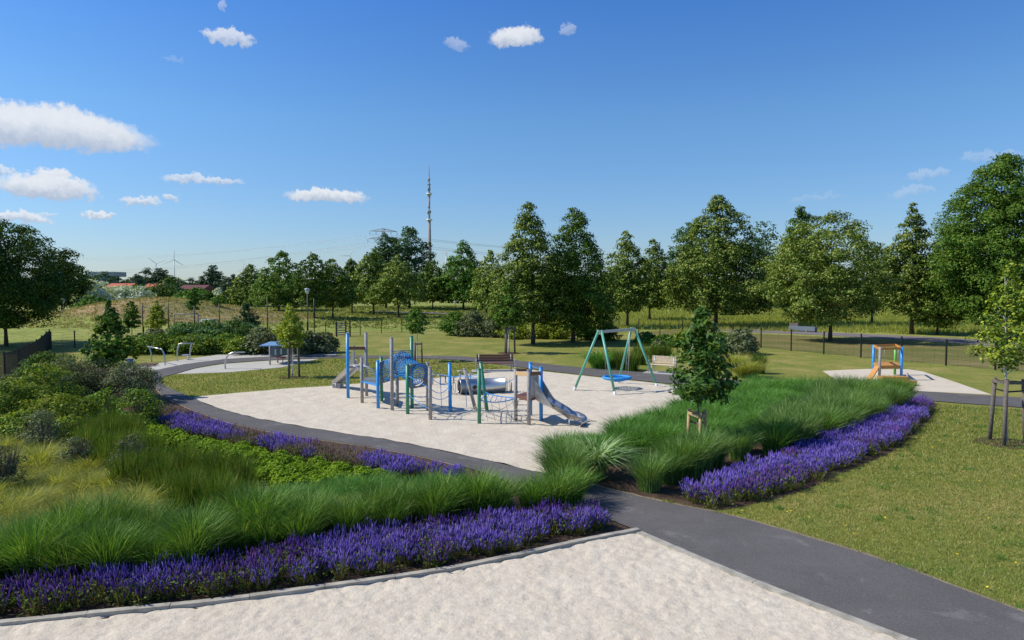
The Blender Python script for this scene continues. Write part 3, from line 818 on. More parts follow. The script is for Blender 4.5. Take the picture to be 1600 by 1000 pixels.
g_left = 'shrubs in the bed left of the path'
S = [
 ('ornamental_shrub', 'yellow green shrub at the left edge of the photo beside the black fence', 22, 598, 1.5, 110, ['yell_leaf', 'green_leaf']),
 ('ornamental_shrub', 'tall yellow green shrub behind the feathery grass, highest of the left bed', 66, 570, 1.8, 92, ['yell_leaf', 'green_leaf']),
 ('ornamental_shrub', 'wide yellow green shrub in front of the grey willow bushes', 88, 618, 1.2, 96, ['yell_leaf', 'yell_leaf']),
 ('ornamental_shrub', 'dark shaded green shrub low at the left edge above the grey bush', 12, 650, 1.0, 90, ['yell_leaf', 'green_leaf']),
 ('ornamental_shrub', 'low green shrub left of the young oak trunk', 128, 624, 1.0, 72, ['green_leaf', 'yell_leaf']),
 ('ornamental_shrub', 'round green shrub in front of the young oak trunk', 160, 612, 1.05, 60, ['green_leaf', 'yell_leaf']),
 ('ornamental_shrub', 'bright green shrub beside the path bend next to the faded sage', 218, 608, 1.25, 64, ['green_leaf', 'yell_leaf']),
 ('ornamental_shrub', 'yellow green shrub beside the twiggy grey bush in the feathery grass', 40, 645, 1.1, 90, ['yell_leaf', 'green_leaf']),
 ('ornamental_shrub', 'low yellow green shrub between the twiggy grey bushes and the upright grass', 100, 652, .95, 80, ['yell_leaf', 'green_leaf']),
 ('willow_shrub', 'grey green willow bush in the middle of the left bed', 104, 560, 1.7, 84, ['willow_leaf']),
 ('willow_shrub', 'grey green willow bush at the foot of the young oak', 150, 556, 1.7, 84, ['willow_leaf']),
 ('willow_shrub', 'grey willow bush overhanging the path bend', 203, 566, 1.55, 80, ['willow_leaf']),
 ('willow_shrub', 'grey willow bush at the left edge under the black fence', 6, 588, 1.5, 60, ['willow_leaf']),
 ('ornamental_shrub', 'dark green shrub at the back of the left bed beside the black fence', 72, 552, 1.6, 80, ['dark_leaf', 'green_leaf']),
]
for i, (nm, lb, a, b, h, wp, ms) in enumerate(S):
    sh_at(nm, lb, a, b, None, h, wp, ms, 300 + i, .065 if 'willow' not in nm else .05, g_left, nst=40, fill=.25, dens=.8 if 'willow' not in nm else .8)
Sg = [('twiggy grey shrub with bare purple stems standing in the yellow feathery grass, the largest', 62, 640, 1.3, 60), ('twiggy grey shrub between the feathery grass and the upright grass, middle one', 120, 684, .95, 52),
      ('twiggy grey shrub in front of the upright dark grasses, rightmost of the twiggy ones', 203, 680, 1.1, 50), ('twiggy dark grey shrub cut by the left edge of the photo', 4, 690, 1.25, 56)]
for i, (lb, a, b, h, wp) in enumerate(Sg):
    p = P(a, b, h); t = shrub('grey_shrub', lb, (p.x, p.y, 0), h, wp * p.y / F / 2, [M['willow_leaf']], 340 + i, .035, 'twiggy grey shrubs', nst=110, dens=.5, fill=.1, csz=.14)

# hedge of shrubs behind the fitness corner: y pixel of tops ~ 505-535, feet ~ 550
g_h = 'shrubs behind the outdoor fitness corner'
HB = [(222, 524, 'green_leaf', 66), (250, 524, 'green_leaf', 60), (278, 527, 'yell_leaf', 58), (306, 522, 'green_leaf', 56), (332, 528, 'yell_leaf', 56), (356, 522, 'green_leaf', 52), (380, 527, 'yell_leaf', 52), (404, 524, 'willow_leaf', 46),
      (186, 545, 'green_leaf', 50), (250, 514, 'willow_leaf', 60), (292, 505, 'blue_leaf', 64), (330, 502, 'blue_leaf', 66), (366, 503, 'blue_leaf', 66), (410, 514, 'willow_leaf', 56), (438, 520, 'willow_leaf', 46), (480, 517, 'willow_leaf', 50), (506, 520, 'willow_leaf', 42), (462, 522, 'willow_leaf', 44)]
HL = ['leftmost green shrub of the front hedge row behind the pull up frame', 'green shrub behind the low bar frame', 'yellow green shrub behind the taller arch frame', 'green shrub just right of the taller arch frame',
      'yellow green shrub left of the curved pole', 'green shrub above the curved pole', 'yellow green shrub left of the information shelter', 'grey shrub behind the left roof edge of the information shelter',
      'shaded green shrub at the foot of the small dark tree', 'grey green willow at the left end of the back hedge row', 'bluish willow in front of the soccer goal', 'bluish willow below the blue barred goal', 'bluish willow right of the goals, beside the young tree',
      'grey shrub between the young tree and the shelter', 'grey shrub left of the yellow green young tree', 'round grey shrub right of the yellow green young tree', 'last grey shrub of the hedge beside the gate', 'grey shrub directly under the yellow green young tree']
for i, ((a, b, m_, wp), lb) in enumerate(zip(HB, HL)):
    back = 9 <= i <= 12
    sh_at('hedge_shrub', lb, a, b, 52 if back else 44.5 + (i % 3) * .6, 1.5, wp * 1.12, {'yell_leaf': ['yell_leaf', 'green_leaf'], 'green_leaf': ['green_leaf', 'yell_leaf']}.get(m_, [m_, 'green_leaf'] if m_ == 'blue_leaf' else [m_]), 400 + i, .15, g_h, nst=8)
# shrubs behind the lawn in the middle and around the swing
HM = [(712, 488, 'green_leaf', 44, 62, 'bright green shrub left of the thin young tree by the fence'), (742, 487, 'willow_leaf', 52, 61, 'grey willow shrub left of the tall linden'), (772, 492, 'willow_leaf', 46, 60, 'grey willow shrub behind the weathered stakes'),
      (806, 505, 'yell_leaf', 46, 58, 'yellow green shrub right of the weathered stakes'), (848, 506, 'yell_leaf', 44, 58, 'yellow green shrub between the two tall lindens'), (872, 508, 'yell_leaf', 40, 58, 'low yellow green shrub left of the dark linden trunk'),
      (918, 508, 'green_leaf', 40, 57, 'green shrub right of the dark linden trunk'), (950, 506, 'dark_leaf', 36, 56, 'dark shrub behind the left swing legs'), (1010, 520, 'green_leaf', 40, 52, 'dark green shrub behind the swing between its legs'),
      (1040, 524, 'green_leaf', 40, 50, 'green shrub left of the young oak crown'), (1070, 518, 'yell_leaf', 44, 50, 'yellowish shrub behind the young oak crown'), (1030, 532, 'willow_leaf', 26, 42, 'small silvery shrub above the pale bench'),
      (1160, 514, 'willow_leaf', 48, 44, 'grey willow shrub right of the young oak crown'), (1128, 520, 'green_leaf', 40, 47, 'shrub hidden behind the right part of the young oak crown')]
for i, (a, b, m_, wp, Y, lb) in enumerate(HM):
    sh_at('park_shrub', lb, a, b, Y, 1.5, wp, [m_], 450 + i, .15, 'shrubs along the back of the lawn', nst=8)
HS = [(148, 440, 'silver_leaf', 78, 122, 'large silvery willow bush left on the horizon behind the hill'), (190, 447, 'silver_leaf', 50, 122, 'silvery willow bush next to the large one'), (223, 449, 'silver_leaf', 36, 122, 'small silvery bush above the hill top'),
      (200, 458, 'blue_leaf', 50, 124, 'green bush between the silvery bushes'), (250, 444, 'dark_leaf', 60, 135, 'wide dark bush right of the silvery bushes'), (145, 462, 'green_leaf', 50, 100, 'dark clipped bush on the left slope of the hill'), (290, 455, 'green_leaf', 40, 130, 'green bush in front of the dark red building'),
      (340, 450, 'silver_leaf', 20, 170, 'tiny silvery bush right of the dark red building'), (205, 446, 'green_leaf', 60, 150, 'broad green bush covering the wall between the two red roofs'), (262, 443, 'blue_leaf', 60, 150, 'broad bluish bush before the dark red house'), (310, 450, 'green_leaf', 46, 160, 'green bush before the right end of the dark red house'), (175, 449, 'blue_leaf', 50, 160, 'bluish bush below the left red roof'), (392, 456, 'dark_leaf', 60, 150, 'dark bush at the foot of the leftmost linden'), (355, 456, 'dark_leaf', 36, 150, 'dark bush below the far poplar'), (325, 458, 'dark_leaf', 30, 150, 'dark bush behind the young trees near the goals')]
for i, (a, b, m_, wp, Y, lb) in enumerate(HS):
    sh_at('far_bush', lb, a, b, Y, 1.5, wp, [m_], 480 + i, .38, 'bushes behind the hill', nst=5)

# young trees in the middle distance
YT = [(168, 622, 466, 146, 208, 572, ['green_leaf', 'dark_leaf'], 'young oak with a thin bare trunk rising from the shrubs left of the path bend', 'cone', None),
      (206, 530, 470, 196, 218, 512, ['dark_leaf', 'green_leaf'], 'narrow dark young tree just right of the young oak top on the left', 'column', 56),
      (245, 520, 468, 232, 262, 512, ['yell_leaf'], 'thin young tree on the hill behind the fence', 'cone', 60),
      (304, 512, 449, 295, 313, 484, ['green_leaf'], 'slender young tree beside the soccer goal', 'column', 68),
      (343, 505, 463, 328, 350, 490, ['green_leaf'], 'young round tree behind the goals', 'round', 85),
      (386, 520, 474, 372, 402, 512, ['blue_leaf'], 'young bluish tree behind the hedge right of the goals', 'cone', 56),
      (452, 548, 472, 434, 474, 536, ['yell_leaf'], 'yellow green young tree left of the gate', 'cone', 43),
      (652, 565, 480, 636, 666, 520, ['green_leaf'], 'little maple in front of the fence behind the rope tunnel', 'round', None),
      (795, 552, 440, 776, 816, 508, ['green_leaf', 'dark_leaf'], 'young maple tied to the weathered stakes in front of the tall linden', 'cone', None),
      (457, 590, 478, 440, 476, 540, ['yell_leaf'], 'young tree tied between the dark stakes by the information shelter', 'cone', None)]
for i, (bx, by, ty, xl, xr, yb, ms, lab, kd, Y) in enumerate(YT[:-1]):
    tree(bx, by, ty, xl, xr, yb, [M[m_] for m_ in ms], lab, kd, 150 + i, 'young_tree', 'young trees of the park', dens=.7, loose=.55, Y=Y, lsize=.13, tr=.8, bark='palebark' if i in (0, 7, 8) else 'bark')


# ------------------------------------------------------------------ grasses
def blades(n, h, spread, wd, droop, base_r, seed, seg=4, up=.5, hvar=.25):
    rg = np.random.default_rng(seed)
    a = rg.random(n) * 2 * np.pi; q = np.sqrt(rg.random(n))
    lean = spread * (q * .9 + .1) * rg.uniform(.75, 1.2, n)
    hh = h * (1 - .22 * q) * rg.uniform(1 - hvar, 1 + hvar * .6, n)
    dr = droop * rg.uniform(.3, 1.4, n)
    dirv = np.stack([np.cos(a), np.sin(a)], 1)
    b0 = dirv * (base_r * q)[:, None] + rg.normal(size=(n, 2)) * base_r * .25
    side = np.stack([-np.sin(a + rg.normal(size=n) * .9), np.cos(a + rg.normal(size=n) * .9), rg.normal(size=n) * .15], 1); side = norm(side)
    ww = wd * rg.uniform(.6, 1.3, n)
    t = np.linspace(0, 1, seg + 1)
    out = lean[:, None] * (t[None] ** 1.6) + dr[:, None] * h * .55 * np.clip(t[None] - .45, 0, 1) ** 1.5 * 2
    z = hh[:, None] * (t[None] - dr[:, None] * .55 * np.clip(t[None] - .5, 0, 1) ** 2 * 2.2)
    wprof = np.array([.8, 1.0, .9, .6, .08, .0])[:seg + 1] if seg == 4 else np.linspace(1, .05, seg + 1)
    cx = b0[:, None, 0] + dirv[:, None, 0] * out; cy = b0[:, None, 1] + dirv[:, None, 1] * out
    c = np.stack([cx, cy, z], -1)
    L = c - side[:, None] * (ww[:, None] * wprof[None])[..., None] * .5; R = c + side[:, None] * (ww[:, None] * wprof[None])[..., None] * .5
    v = np.stack([L, R], 2).reshape(n, (seg + 1) * 2, 3)
    base = np.arange(n)[:, None, None] * (seg + 1) * 2 + np.arange(seg)[None, :, None] * 2 + np.array([0, 1, 3, 2])[None, None]
    return v.reshape(-1, 3), base.reshape(-1, 4)


def clump_set(name, nvar, m, **kw):
    out = []
    for k in range(nvar):
        v, f = blades(seed=1000 + k * 7 + len(name) * 31, **kw)
        out.append(npmesh(name, [(v, f, 0)], [m]))
    return out


MIS = clump_set('tall_grass_clump', 5, M['mis'], n=640, h=.95, spread=.36, wd=.012, droop=.42, base_r=.16)
MI2 = clump_set('blue_grass_clump', 4, M['mis2'], n=620, h=.98, spread=.37, wd=.012, droop=.4, base_r=.16)
LOW = clump_set('low_grass_clump', 4, M['lowg'], n=460, h=.78, spread=.36, wd=.014, droop=.6, base_r=.17)
UPR = clump_set('upright_grass_clump', 4, M['upr'], n=420, h=1.0, spread=.17, wd=.012, droop=.15, base_r=.15)
DRY = clump_set('feather_grass_clump', 4, M['dry'], n=520, h=.74, spread=.40, wd=.011, droop=.7, base_r=.12)


def plant(meshes, pts, name, label, cat, group, smin=.85, smax=1.15, zs=1.0):
    for i, (x, y) in enumerate(pts):
        o = link(name, meshes[i % len(meshes)]); s = random.uniform(smin, smax)
        o.location = (x, y, 0.005); o.rotation_euler = (random.uniform(-.06, .06), random.uniform(-.06, .06), random.uniform(0, 6.28)); o.scale = (s, s, s * zs * random.uniform(.92, 1.08))
        tag(o, label, cat, group)


# front row bed A: back edge given by the tops of the tall grass, front edge by the feet
SBK = [tuple(P(a, b, .42)[:2]) for a, b in ((-80, 900), (0, 890), (150, 878), (300, 862), (400, 843), (500, 826), (600, 812), (700, 797), (800, 787), (855, 777), (900, 778))]
FRT = [(x, y + .26) for x, y in SBK]
BKL = [tuple(P(a, b, .80)[:2]) for a, b in ((897, 722), (800, 736), (700, 743), (600, 752), (500, 760), (400, 764), (300, 773), (150, 790), (0, 806), (-80, 812))]
rowA = FRT + BKL
ptsA = scatter(rowA, .46, .2)
plant(MIS, ptsA, 'tall_grass_clump', 'tall arching green grass clump in the row behind the front sage strip', 'grass clump', 'tall grass clumps of the left bed', .78, 1.14)
# grasses of bed B
bedB_edge_top = [(1235, 600), (1290, 592), (1345, 584), (1400, 588)]
tallB = px((866, 741), (905, 750), (1010, 776), (1050, 768)) + [tuple(P(a, b)[:2]) for a, b in ((1130, 735), (1230, 710), (1330, 680), (1400, 645), (1415, 632))] + [tuple(P(a, b, .98)[:2]) for a, b in ((1412, 587), (1350, 582), (1296, 585), (1255, 604), (1200, 640), (1120, 665), (1040, 682), (960, 692), (870, 706))]
pO = P(1090, 709)
def clear(p): return p[~((abs(p[:, 0] - pO.x) < .34) & (p[:, 1] > pO.y - .9) & (p[:, 1] < pO.y + .35))]
ptsB = clear(scatter(tallB, .60, .22)); qB = P(930, 746); ptsB = ptsB[np.hypot(ptsB[:, 0] - qB.x, ptsB[:, 1] - qB.y + .25) > .55]
plant(MI2 + MIS[:2], ptsB, 'tall_grass_clump', 'tall bluish green grass clump behind the curved violet sage strip', 'grass clump', 'tall grass clumps of the right bed', .95, 1.2)
lowB = px((1180, 612), (1060, 655), (940, 701), (855, 723)) + [tuple(P(a, b)[:2]) for a, b in ((880, 728), (1010, 716), (1120, 698), (1230, 668), (1300, 640))] + px((1330, 621), (1280, 618))
ptsL = clear(scatter(lowB, .47, .25))
tb = inpoly(ptsL, tallB)
plant(LOW, ptsL[~tb], 'low_grass_clump', 'low bright green grass clump beside the playground sand', 'grass clump', 'low grass clumps of the right bed', .85, 1.2)
# the light broad leaved clump near the path fork
M['brd'] = leafmat('broad_grass_blades', [(0, G(.10, .20, .05)), (.6, G(.20, .33, .12)), (1, G(.45, .55, .3))], .35)
CL = clump_set('broad_grass_clump', 1, M['brd'], n=330, h=1.05, spread=.6, wd=.03, droop=1.1, base_r=.12)
p = P(930, 746)
o = link('broad_leaved_grass_clump', CL[0], None, (p.x, p.y, 0)); o.scale = (1.1, 1.1, 1.15); tag(o, 'broad leaved silvery green grass clump next to the path fork', 'grass clump')
# upright dark grasses, feather grasses
upr = [tuple(P(a, b, .9)[:2]) for a, b in ((118, 655), (185, 640), (235, 668), (330, 694), (400, 712), (425, 735), (435, 762), (300, 768), (240, 735), (150, 700))]
ptsU = scatter(upr, .56, .3)
plant(UPR, ptsU[~inpoly(ptsU, rowA)], 'upright_grass_clump', 'upright dark green grass clump between the lime green sedum and the feathery grass', 'grass clump', 'upright grasses of the left bed', .8, 1.15)
dry = BKL[3:] + [tuple(P(a, b, .5)[:2]) for a, b in ((-80, 690), (40, 672), (110, 686), (150, 715), (215, 745), (300, 770), (440, 778))]
ptsD = scatter(dry, .56, .32)
ptsD = ptsD[~inpoly(ptsD, rowA) & ~inpoly(ptsD, upr)]
plant(DRY, ptsD, 'feather_grass_clump', 'pale yellow feathery grass clump behind the tall green row in the left bed', 'grass clump', 'feathery grasses of the left bed', .8, 1.25)
lowA = [tuple(P(a, b, .5)[:2]) for a, b in ((430, 752), (480, 742), (590, 734), (650, 736), (735, 740), (790, 744), (800, 752), (700, 768), (560, 775), (430, 772))]
ptsX = scatter(lowA, .42, .25)
plant(LOW, ptsX[~inpoly(ptsX, rowA)], 'low_grass_clump', 'low bright green grass tuft behind the tall grass row near the violet sage', 'grass clump', 'low grass tufts of the left bed', .55, .8)
# grasses around the swing
for i, (a, b, lb, ms, s) in enumerate([(936, 576, 'bright green fountain grass left of the swing legs', LOW, 2.0), (972, 578, 'tall beige green grass behind the swing seat', UPR, 1.6), (988, 580, 'tall grass right behind the swing seat', UPR, 1.5), (1000, 570, 'tall grass between the swing and the pale bench', UPR, 1.7),
      (1022, 566, 'tall grass behind the pale bench, left one', UPR, 1.6), (1040, 566, 'tall grass behind the pale bench, right one', UPR, 1.5), (1150, 580, 'yellowish grass right of the young oak crown', DRY, 2.0), (1172, 590, 'golden grass at the path right of the young oak', DRY, 1.8), (1185, 584, 'upright grass at the right end of the shrubs by the path', UPR, 1.5), (1160, 590, 'low yellowish grass at the path edge', DRY, 1.5), (955, 574, 'beige upright grass between fountain grass and swing', UPR, 1.5)]):
    p = P(a, b); o = link('fountain_grass_clump', ms[i % 4], None, (p.x, p.y, 0)); o.scale = (s, s, s * .8); o.rotation_euler = (0, 0, i)
    tag(o, lb, 'grass clump', 'grasses around the swing')

# lime green sedum mounds
def sedum(seed):
    rg = np.random.default_rng(seed); n = 900
    d = norm(rg.normal(size=(n, 3))); d[:, 2] = np.abs(d[:, 2])
    lump = 1 + .10 * np.sin(d[:, 0] * 9 + seed) * np.sin(d[:, 1] * 9 + 1)
    pos = d * (np.array([.25, .25, .30]) * lump[:, None]) * rg.uniform(.9, 1.03, n)[:, None]
    v = leaves(pos, norm(d + rg.normal(size=(n, 3)) * .5 + np.array([0, 0, .3])), rg.uniform(.03, .05, n), 1.6, rg)
    return npmesh('sedum_mound', [(v.reshape(-1, 3), quads(n), 0)], [M['sedum']])


SD = [sedum(k) for k in range(4)]
sedT = [tuple(P(a, b, .28)[:2]) for a, b in ((190, 655), (247, 660), (275, 673), (310, 679), (355, 689), (407, 698), (450, 707), (512, 717), (550, 727), (600, 736))]
sedp = sedT + [tuple(P(a, b, .25)[:2]) for a, b in ((590, 742), (500, 752), (440, 757), (405, 738), (385, 718), (310, 698), (265, 692), (230, 684), (190, 668))]
plant(SD, scatter(sedp, .37, .16), 'sedum_mound', 'rounded lime green sedum cushion in the strip behind the sage along the path', 'perennial', 'lime green sedum cushions', .85, 1.2)


# sage strips
def sage(name, poly, label, seed, spacing=.30, patch=1.0, pv=(.35, .62), hs=.44, density=1.0, bias=None):
    """plants of upright flower spikes over small leaves; the variety changes in drifts"""
    rg = np.random.default_rng(seed)
    pl = scatter(poly, spacing, .34, rg)
    vp = {0: [], 1: [], 2: []}; lv = []; st = []
    for x, y in pl:
        f = noise.noise(Vector((x * .55 * patch, y * .9 * patch, seed))) * 1.3 + .5 + rg.normal() * .06 + (bias(x) if bias else 0)
        k = 0 if f > pv[1] else (1 if f > pv[0] else 2)
        n = int(rg.integers(56, 84) * density * (1, .62, .8)[k]); nb = (60, 110, 90)[k]; hv = rg.uniform(.85, 1.12)
        a = rg.random(n) * 6.283; q = np.sqrt(rg.random(n)); hh = hs * hv * rg.uniform(.60, 1.16, n) * (1 - .25 * q) * (1.05 if k == 2 else 1)
        bx = x + np.cos(a) * q * .05; by = y + np.sin(a) * q * .05
        tx = x + np.cos(a) * q * .22; ty = y + np.sin(a) * q * .22
        Ls = rg.uniform(.10, .17, n) * (1.0 if k == 1 else 1.2 if k else 1)
        tip = np.stack([tx, ty, hh], 1); dirv = norm(np.stack([tx - bx, ty - by, hh], 1)); low = tip - dirv * Ls[:, None]
        w_ = rg.uniform(.0055, .0092, n) * (.8 if k == 2 else 1.15)
        u = norm(np.cross(dirv, np.array([.3, 1, .1]))); vv = norm(np.cross(dirv, u))
        mid = low + dirv * (Ls * .35)[:, None]
        ring = [mid + (u * c + vv * s) * w_[:, None] for c, s in ((1, 0), (0, 1), (-1, 0), (0, -1))]
        V = np.stack([low, ring[0], ring[1], ring[2], ring[3], tip], 1)
        vp[k].append(V)
        # stems
        sdv = norm(np.cross(dirv, rg.normal(size=(n, 3)))) * (.0045 if k else .003)
        b3 = np.stack([bx, by, np.zeros(n)], 1)
        st.append(np.stack([b3 - sdv, b3 + sdv, low + sdv, low - sdv], 1))
        # leaves
        aa = rg.random(nb) * 6.283; qq = np.sqrt(rg.random(nb)); pz = rg.uniform(.03, hs * .70, nb)
        pos = np.stack([x + np.cos(aa) * qq * .2, y + np.sin(aa) * qq * .2, pz], 1)
        lv.append(leaves(pos, norm(rg.normal(size=(nb, 3)) * .6 + np.array([0, 0, .8])), rg.uniform(.035, .06, nb), 1.0, rg))
    parts = []
    oct_ = np.array([(0, 2, 1), (0, 3, 2), (0, 4, 3), (0, 1, 4), (5, 1, 2), (5, 2, 3), (5, 3, 4), (5, 4, 1)])
    for k in vp:
        if not vp[k]: continue
        V = np.concatenate(vp[k]); n = len(V)
        parts.append((V.reshape(-1, 3), (np.arange(n)[:, None, None] * 6 + oct_[None]).reshape(-1, 3), k))
    V = np.concatenate(lv); parts.append((V.reshape(-1, 3), quads(len(V)), 3))
    V = np.concatenate(st); parts.append((V.reshape(-1, 3), quads(len(V)), 4))
    o = link(name, npmesh(name, parts, [M['violet'], M['purple'], M['faded'], M['salvl'], M['olive']]))
    return tag(o, label, 'flower strip', kind='stuff')


salA = px((-60, 972), (0, 966), (125, 954), (225, 945), (400, 925), (675, 888), (780, 868), (880, 846), (955, 828)) + [tuple(P(a, b, .42)[:2]) for a, b in ((964, 804), (930, 782))] + SBK[:-1][::-1]
sage('sage_flowers', salA, 'wide violet and purple flowering sage strip between the tall grasses and the foreground kerb', 11, .25, 1.2, (-9, .50), bias=lambda x: -.28 if x < -3.6 else .02)
salB = px((1050, 778), (1116, 795), (1175, 785), (1255, 763), (1338, 727), (1398, 699), (1437, 665), (1456, 640)) + [tuple(P(a, b, .4)[:2]) for a, b in ((1440, 617), (1400, 617), (1330, 652), (1240, 690), (1150, 722), (1060, 748))]
sage('sage_flowers', salB, 'curved violet flowering sage strip between the right lawn and the tall bluish grasses', 23, .29, .8, (-9, .42))
cEdge = [tuple(P(a, b, .43)[:2]) for a, b in ((234, 634), (250, 629), (280, 633), (310, 645), (350, 656), (400, 665), (450, 674), (500, 684), (550, 691), (620, 704), (640, 709), (680, 718), (712, 731))]
salC = cEdge + [tuple(P(735, 742, .1)[:2])] + [(x + .05, y + .22) for x, y in sedT[::-1]]
sage('sage_flowers', salC, 'narrow violet and faded pink sage strip along the path beside the playground sand', 31, .27, 1.15, (.44, .52), hs=.46, bias=lambda x: -.5 if x < -10.0 else 0)


# lawn blades close to the camera
def field(name, poly, per, hgt, wd, m, label, seed, ymax=99):
    rg = np.random.default_rng(seed); p = np.asarray([q[:2] for q in poly]); lo = p.min(0); hi = p.max(0)
    A = (hi[0] - lo[0]) * (hi[1] - lo[1]); n = int(A * per)
    g = rg.uniform(lo, hi, (n, 2)); g = g[inpoly(g, p)]
    keep = rg.random(len(g)) < np.clip((12.0 / np.maximum(g[:, 1], 5)) ** 1.5, 0, 1); g = g[keep]
    n = len(g); k = np.maximum(1, g[:, 1] / 12)
    h_ = hgt * rg.uniform(.5, 1.3, n) * np.sqrt(k); w_ = wd * k * rg.uniform(.7, 1.3, n)
    a = rg.random(n) * 6.283; s = np.stack([np.cos(a), np.sin(a), np.zeros(n)], 1) * w_[:, None] / 2
    b = np.concatenate([g, np.full((n, 1), .004)], 1); t = b + np.stack([rg.normal(size=n) * .5 * h_, rg.normal(size=n) * .5 * h_, h_], 1)
    V = np.stack([b - s, b + s, t], 1)
    o = link(name, npmesh(name, [(V.reshape(-1, 3), np.arange(n * 3).reshape(n, 3), 0)], [m]))
    return tag(o, label, 'grass', kind='stuff')


lawnR = [tuple(p) for p in smooth(B_up)[7:]] + [(30, 12), (30, 24)] + px((1600, 641), (1537, 637), (1462, 631)) + [tuple(q) for q in smooth(salB_edge)[::-1]]
field('lawn_grass', lawnR, 1500, .045, .011, M['lawnb'], 'short dry patched lawn grass on the right of the path', 3)
def weeds(name, poly, n_, m, label, seed):
    rg = np.random.default_rng(seed); p = np.asarray([q[:2] for q in poly]); lo = p.min(0); hi = p.max(0)
    c = rg.uniform(lo, hi, (n_, 2)); c = c[inpoly(c, p)]; c = c[c[:, 1] < 26]
    c = c[[noise.noise(Vector((x * .45, y * .45, 7))) > -.05 for x, y in c]]
    B = 46; r_ = rg.uniform(.05, .17, len(c)); cc = np.repeat(c, B, 0); rr_ = np.repeat(r_, B); N = len(cc)
    g = cc + rg.normal(size=(N, 2)) * rr_[:, None] * .6; h_ = rg.uniform(.03, .085, N); a = rg.random(N) * 6.283
    s_ = np.stack([np.cos(a), np.sin(a), np.zeros(N)], 1) * (.008 * np.maximum(1, g[:, 1] / 12))[:, None]
    b = np.concatenate([g, np.full((N, 1), .004)], 1); t_ = b + np.stack([rg.normal(size=N) * .03, rg.normal(size=N) * .03, h_], 1)
    V = np.stack([b - s_, b + s_, t_], 1)
    return tag(link(name, npmesh(name, [(V.reshape(-1, 3), np.arange(N * 3).reshape(N, 3), 0)], [m])), label, 'grass', kind='stuff')


weeds('lawn_weeds', lawnR, 900, M['lowg'], 'small greener tufts and weeds scattered in the dry right lawn', 15)
edge_strip = [tuple(p) for p in smooth(B_up)[6:]] + [tuple(np.array(p) + np.array([.10, .14])) for p in smooth(B_up)[6:]][::-1]
weeds('edge_grass', edge_strip, 1500, M['lawnb'], 'uneven grass growing over the right edge of the asphalt path', 16)
lawnM = [tuple(q) for q in smooth(px((301.5, 623), (279, 614), (259, 605), (250, 597), (256, 591), (276, 586)))] + px((360, 583.5), (440, 576), (500, 562), (680, 562.5), (748, 568), (795, 575), (740, 585), (672, 591), (590, 596), (520, 602), (457, 606), (371, 613))
field('lawn_grass', lawnM, 700, .05, .012, M['lawnb'], 'lens shaped lawn between the curved path and the playground sand', 4)
fl = scatter(lawnR, .75, .5, np.random.default_rng(8)); rg = np.random.default_rng(9)
fl = fl[rg.random(len(fl)) < .40]
fl = fl[(fl[:, 1] < 28)]
pos = np.concatenate([fl, rg.uniform(.04, .08, (len(fl), 1))], 1); n = len(pos)
V = np.concatenate([leaves(pos, norm(np.tile([0, 0, 1.], (n, 1)) + rg.normal(size=(n, 3)) * .3), np.full(n, .045), 1.6, rg) + np.array([0, 0, k * .003]) for k in range(2)])
tag(link('yellow_flowers', npmesh('yellow_flowers', [(V.reshape(-1, 3), quads(len(V)), 0)], [M['yellow']])), 'scattered small yellow flowers in the right lawn', 'wildflowers', kind='stuff')


# meadow tussocks beyond the fence
def tufts(name, n, box, m, label, seed, h=.35, ok=None):
    rg = np.random.default_rng(seed); x0, x1, y0, y1 = box
    c = rg.uniform((x0, y0), (x1, y1), (n, 2))
    if ok is not None: c = c[[ok(*q) for q in c]]
    n = len(c); z = np.array([hz(*q) for q in c]); B = 5
    c3 = np.repeat(np.concatenate([c, z[:, None]], 1), B, 0); N = n * B
    c3[:, :2] += rg.normal(size=(N, 2)) * .12
    a = rg.random(N) * 3.14; k = np.maximum(1, c3[:, 1] / 60); ww = .05 * k
    s = np.stack([np.cos(a), np.sin(a) * .4, np.zeros(N)], 1) * ww[:, None]
    t = c3 + np.stack([rg.normal(size=N) * .15, rg.normal(size=N) * .1, h * rg.uniform(.4, 1.3, N)], 1)
    V = np.stack([c3 - s, c3 + s, t], 1)
    return tag(link(name, npmesh(name, [(V.reshape(-1, 3), np.arange(N * 3).reshape(N, 3), 0)], [m])), label, 'grass', kind='stuff')


road_poly = np.array(road_u + road_l[::-1])
tufts('meadow_grass', 26000, (-5, 80, 58, 150), M['meadb'], 'long meadow grass beyond the park road on the right', 5, .4, lambda x, y: y > 74 - .28 * x if x > 0 else y > 88)
tufts('hill_grass', 6500, (-62, -22, 66, 104), M['tanb'], 'dry grass on the hill behind the ball fence', 6, .22, lambda x, y: hz(x, y) > .35)
tufts('meadow_grass', 9000, (-80, -5, 72, 150), M['lawnb'], 'long meadow grass around the middle row of lindens', 12, .25, lambda x, y: hz(x, y) < .35)


# ------------------------------------------------------------------ things
def V3(p, z=0.0): return Vector((p[0], p[1], z))


def local(parent, p):
    return Vector(p) - parent.location


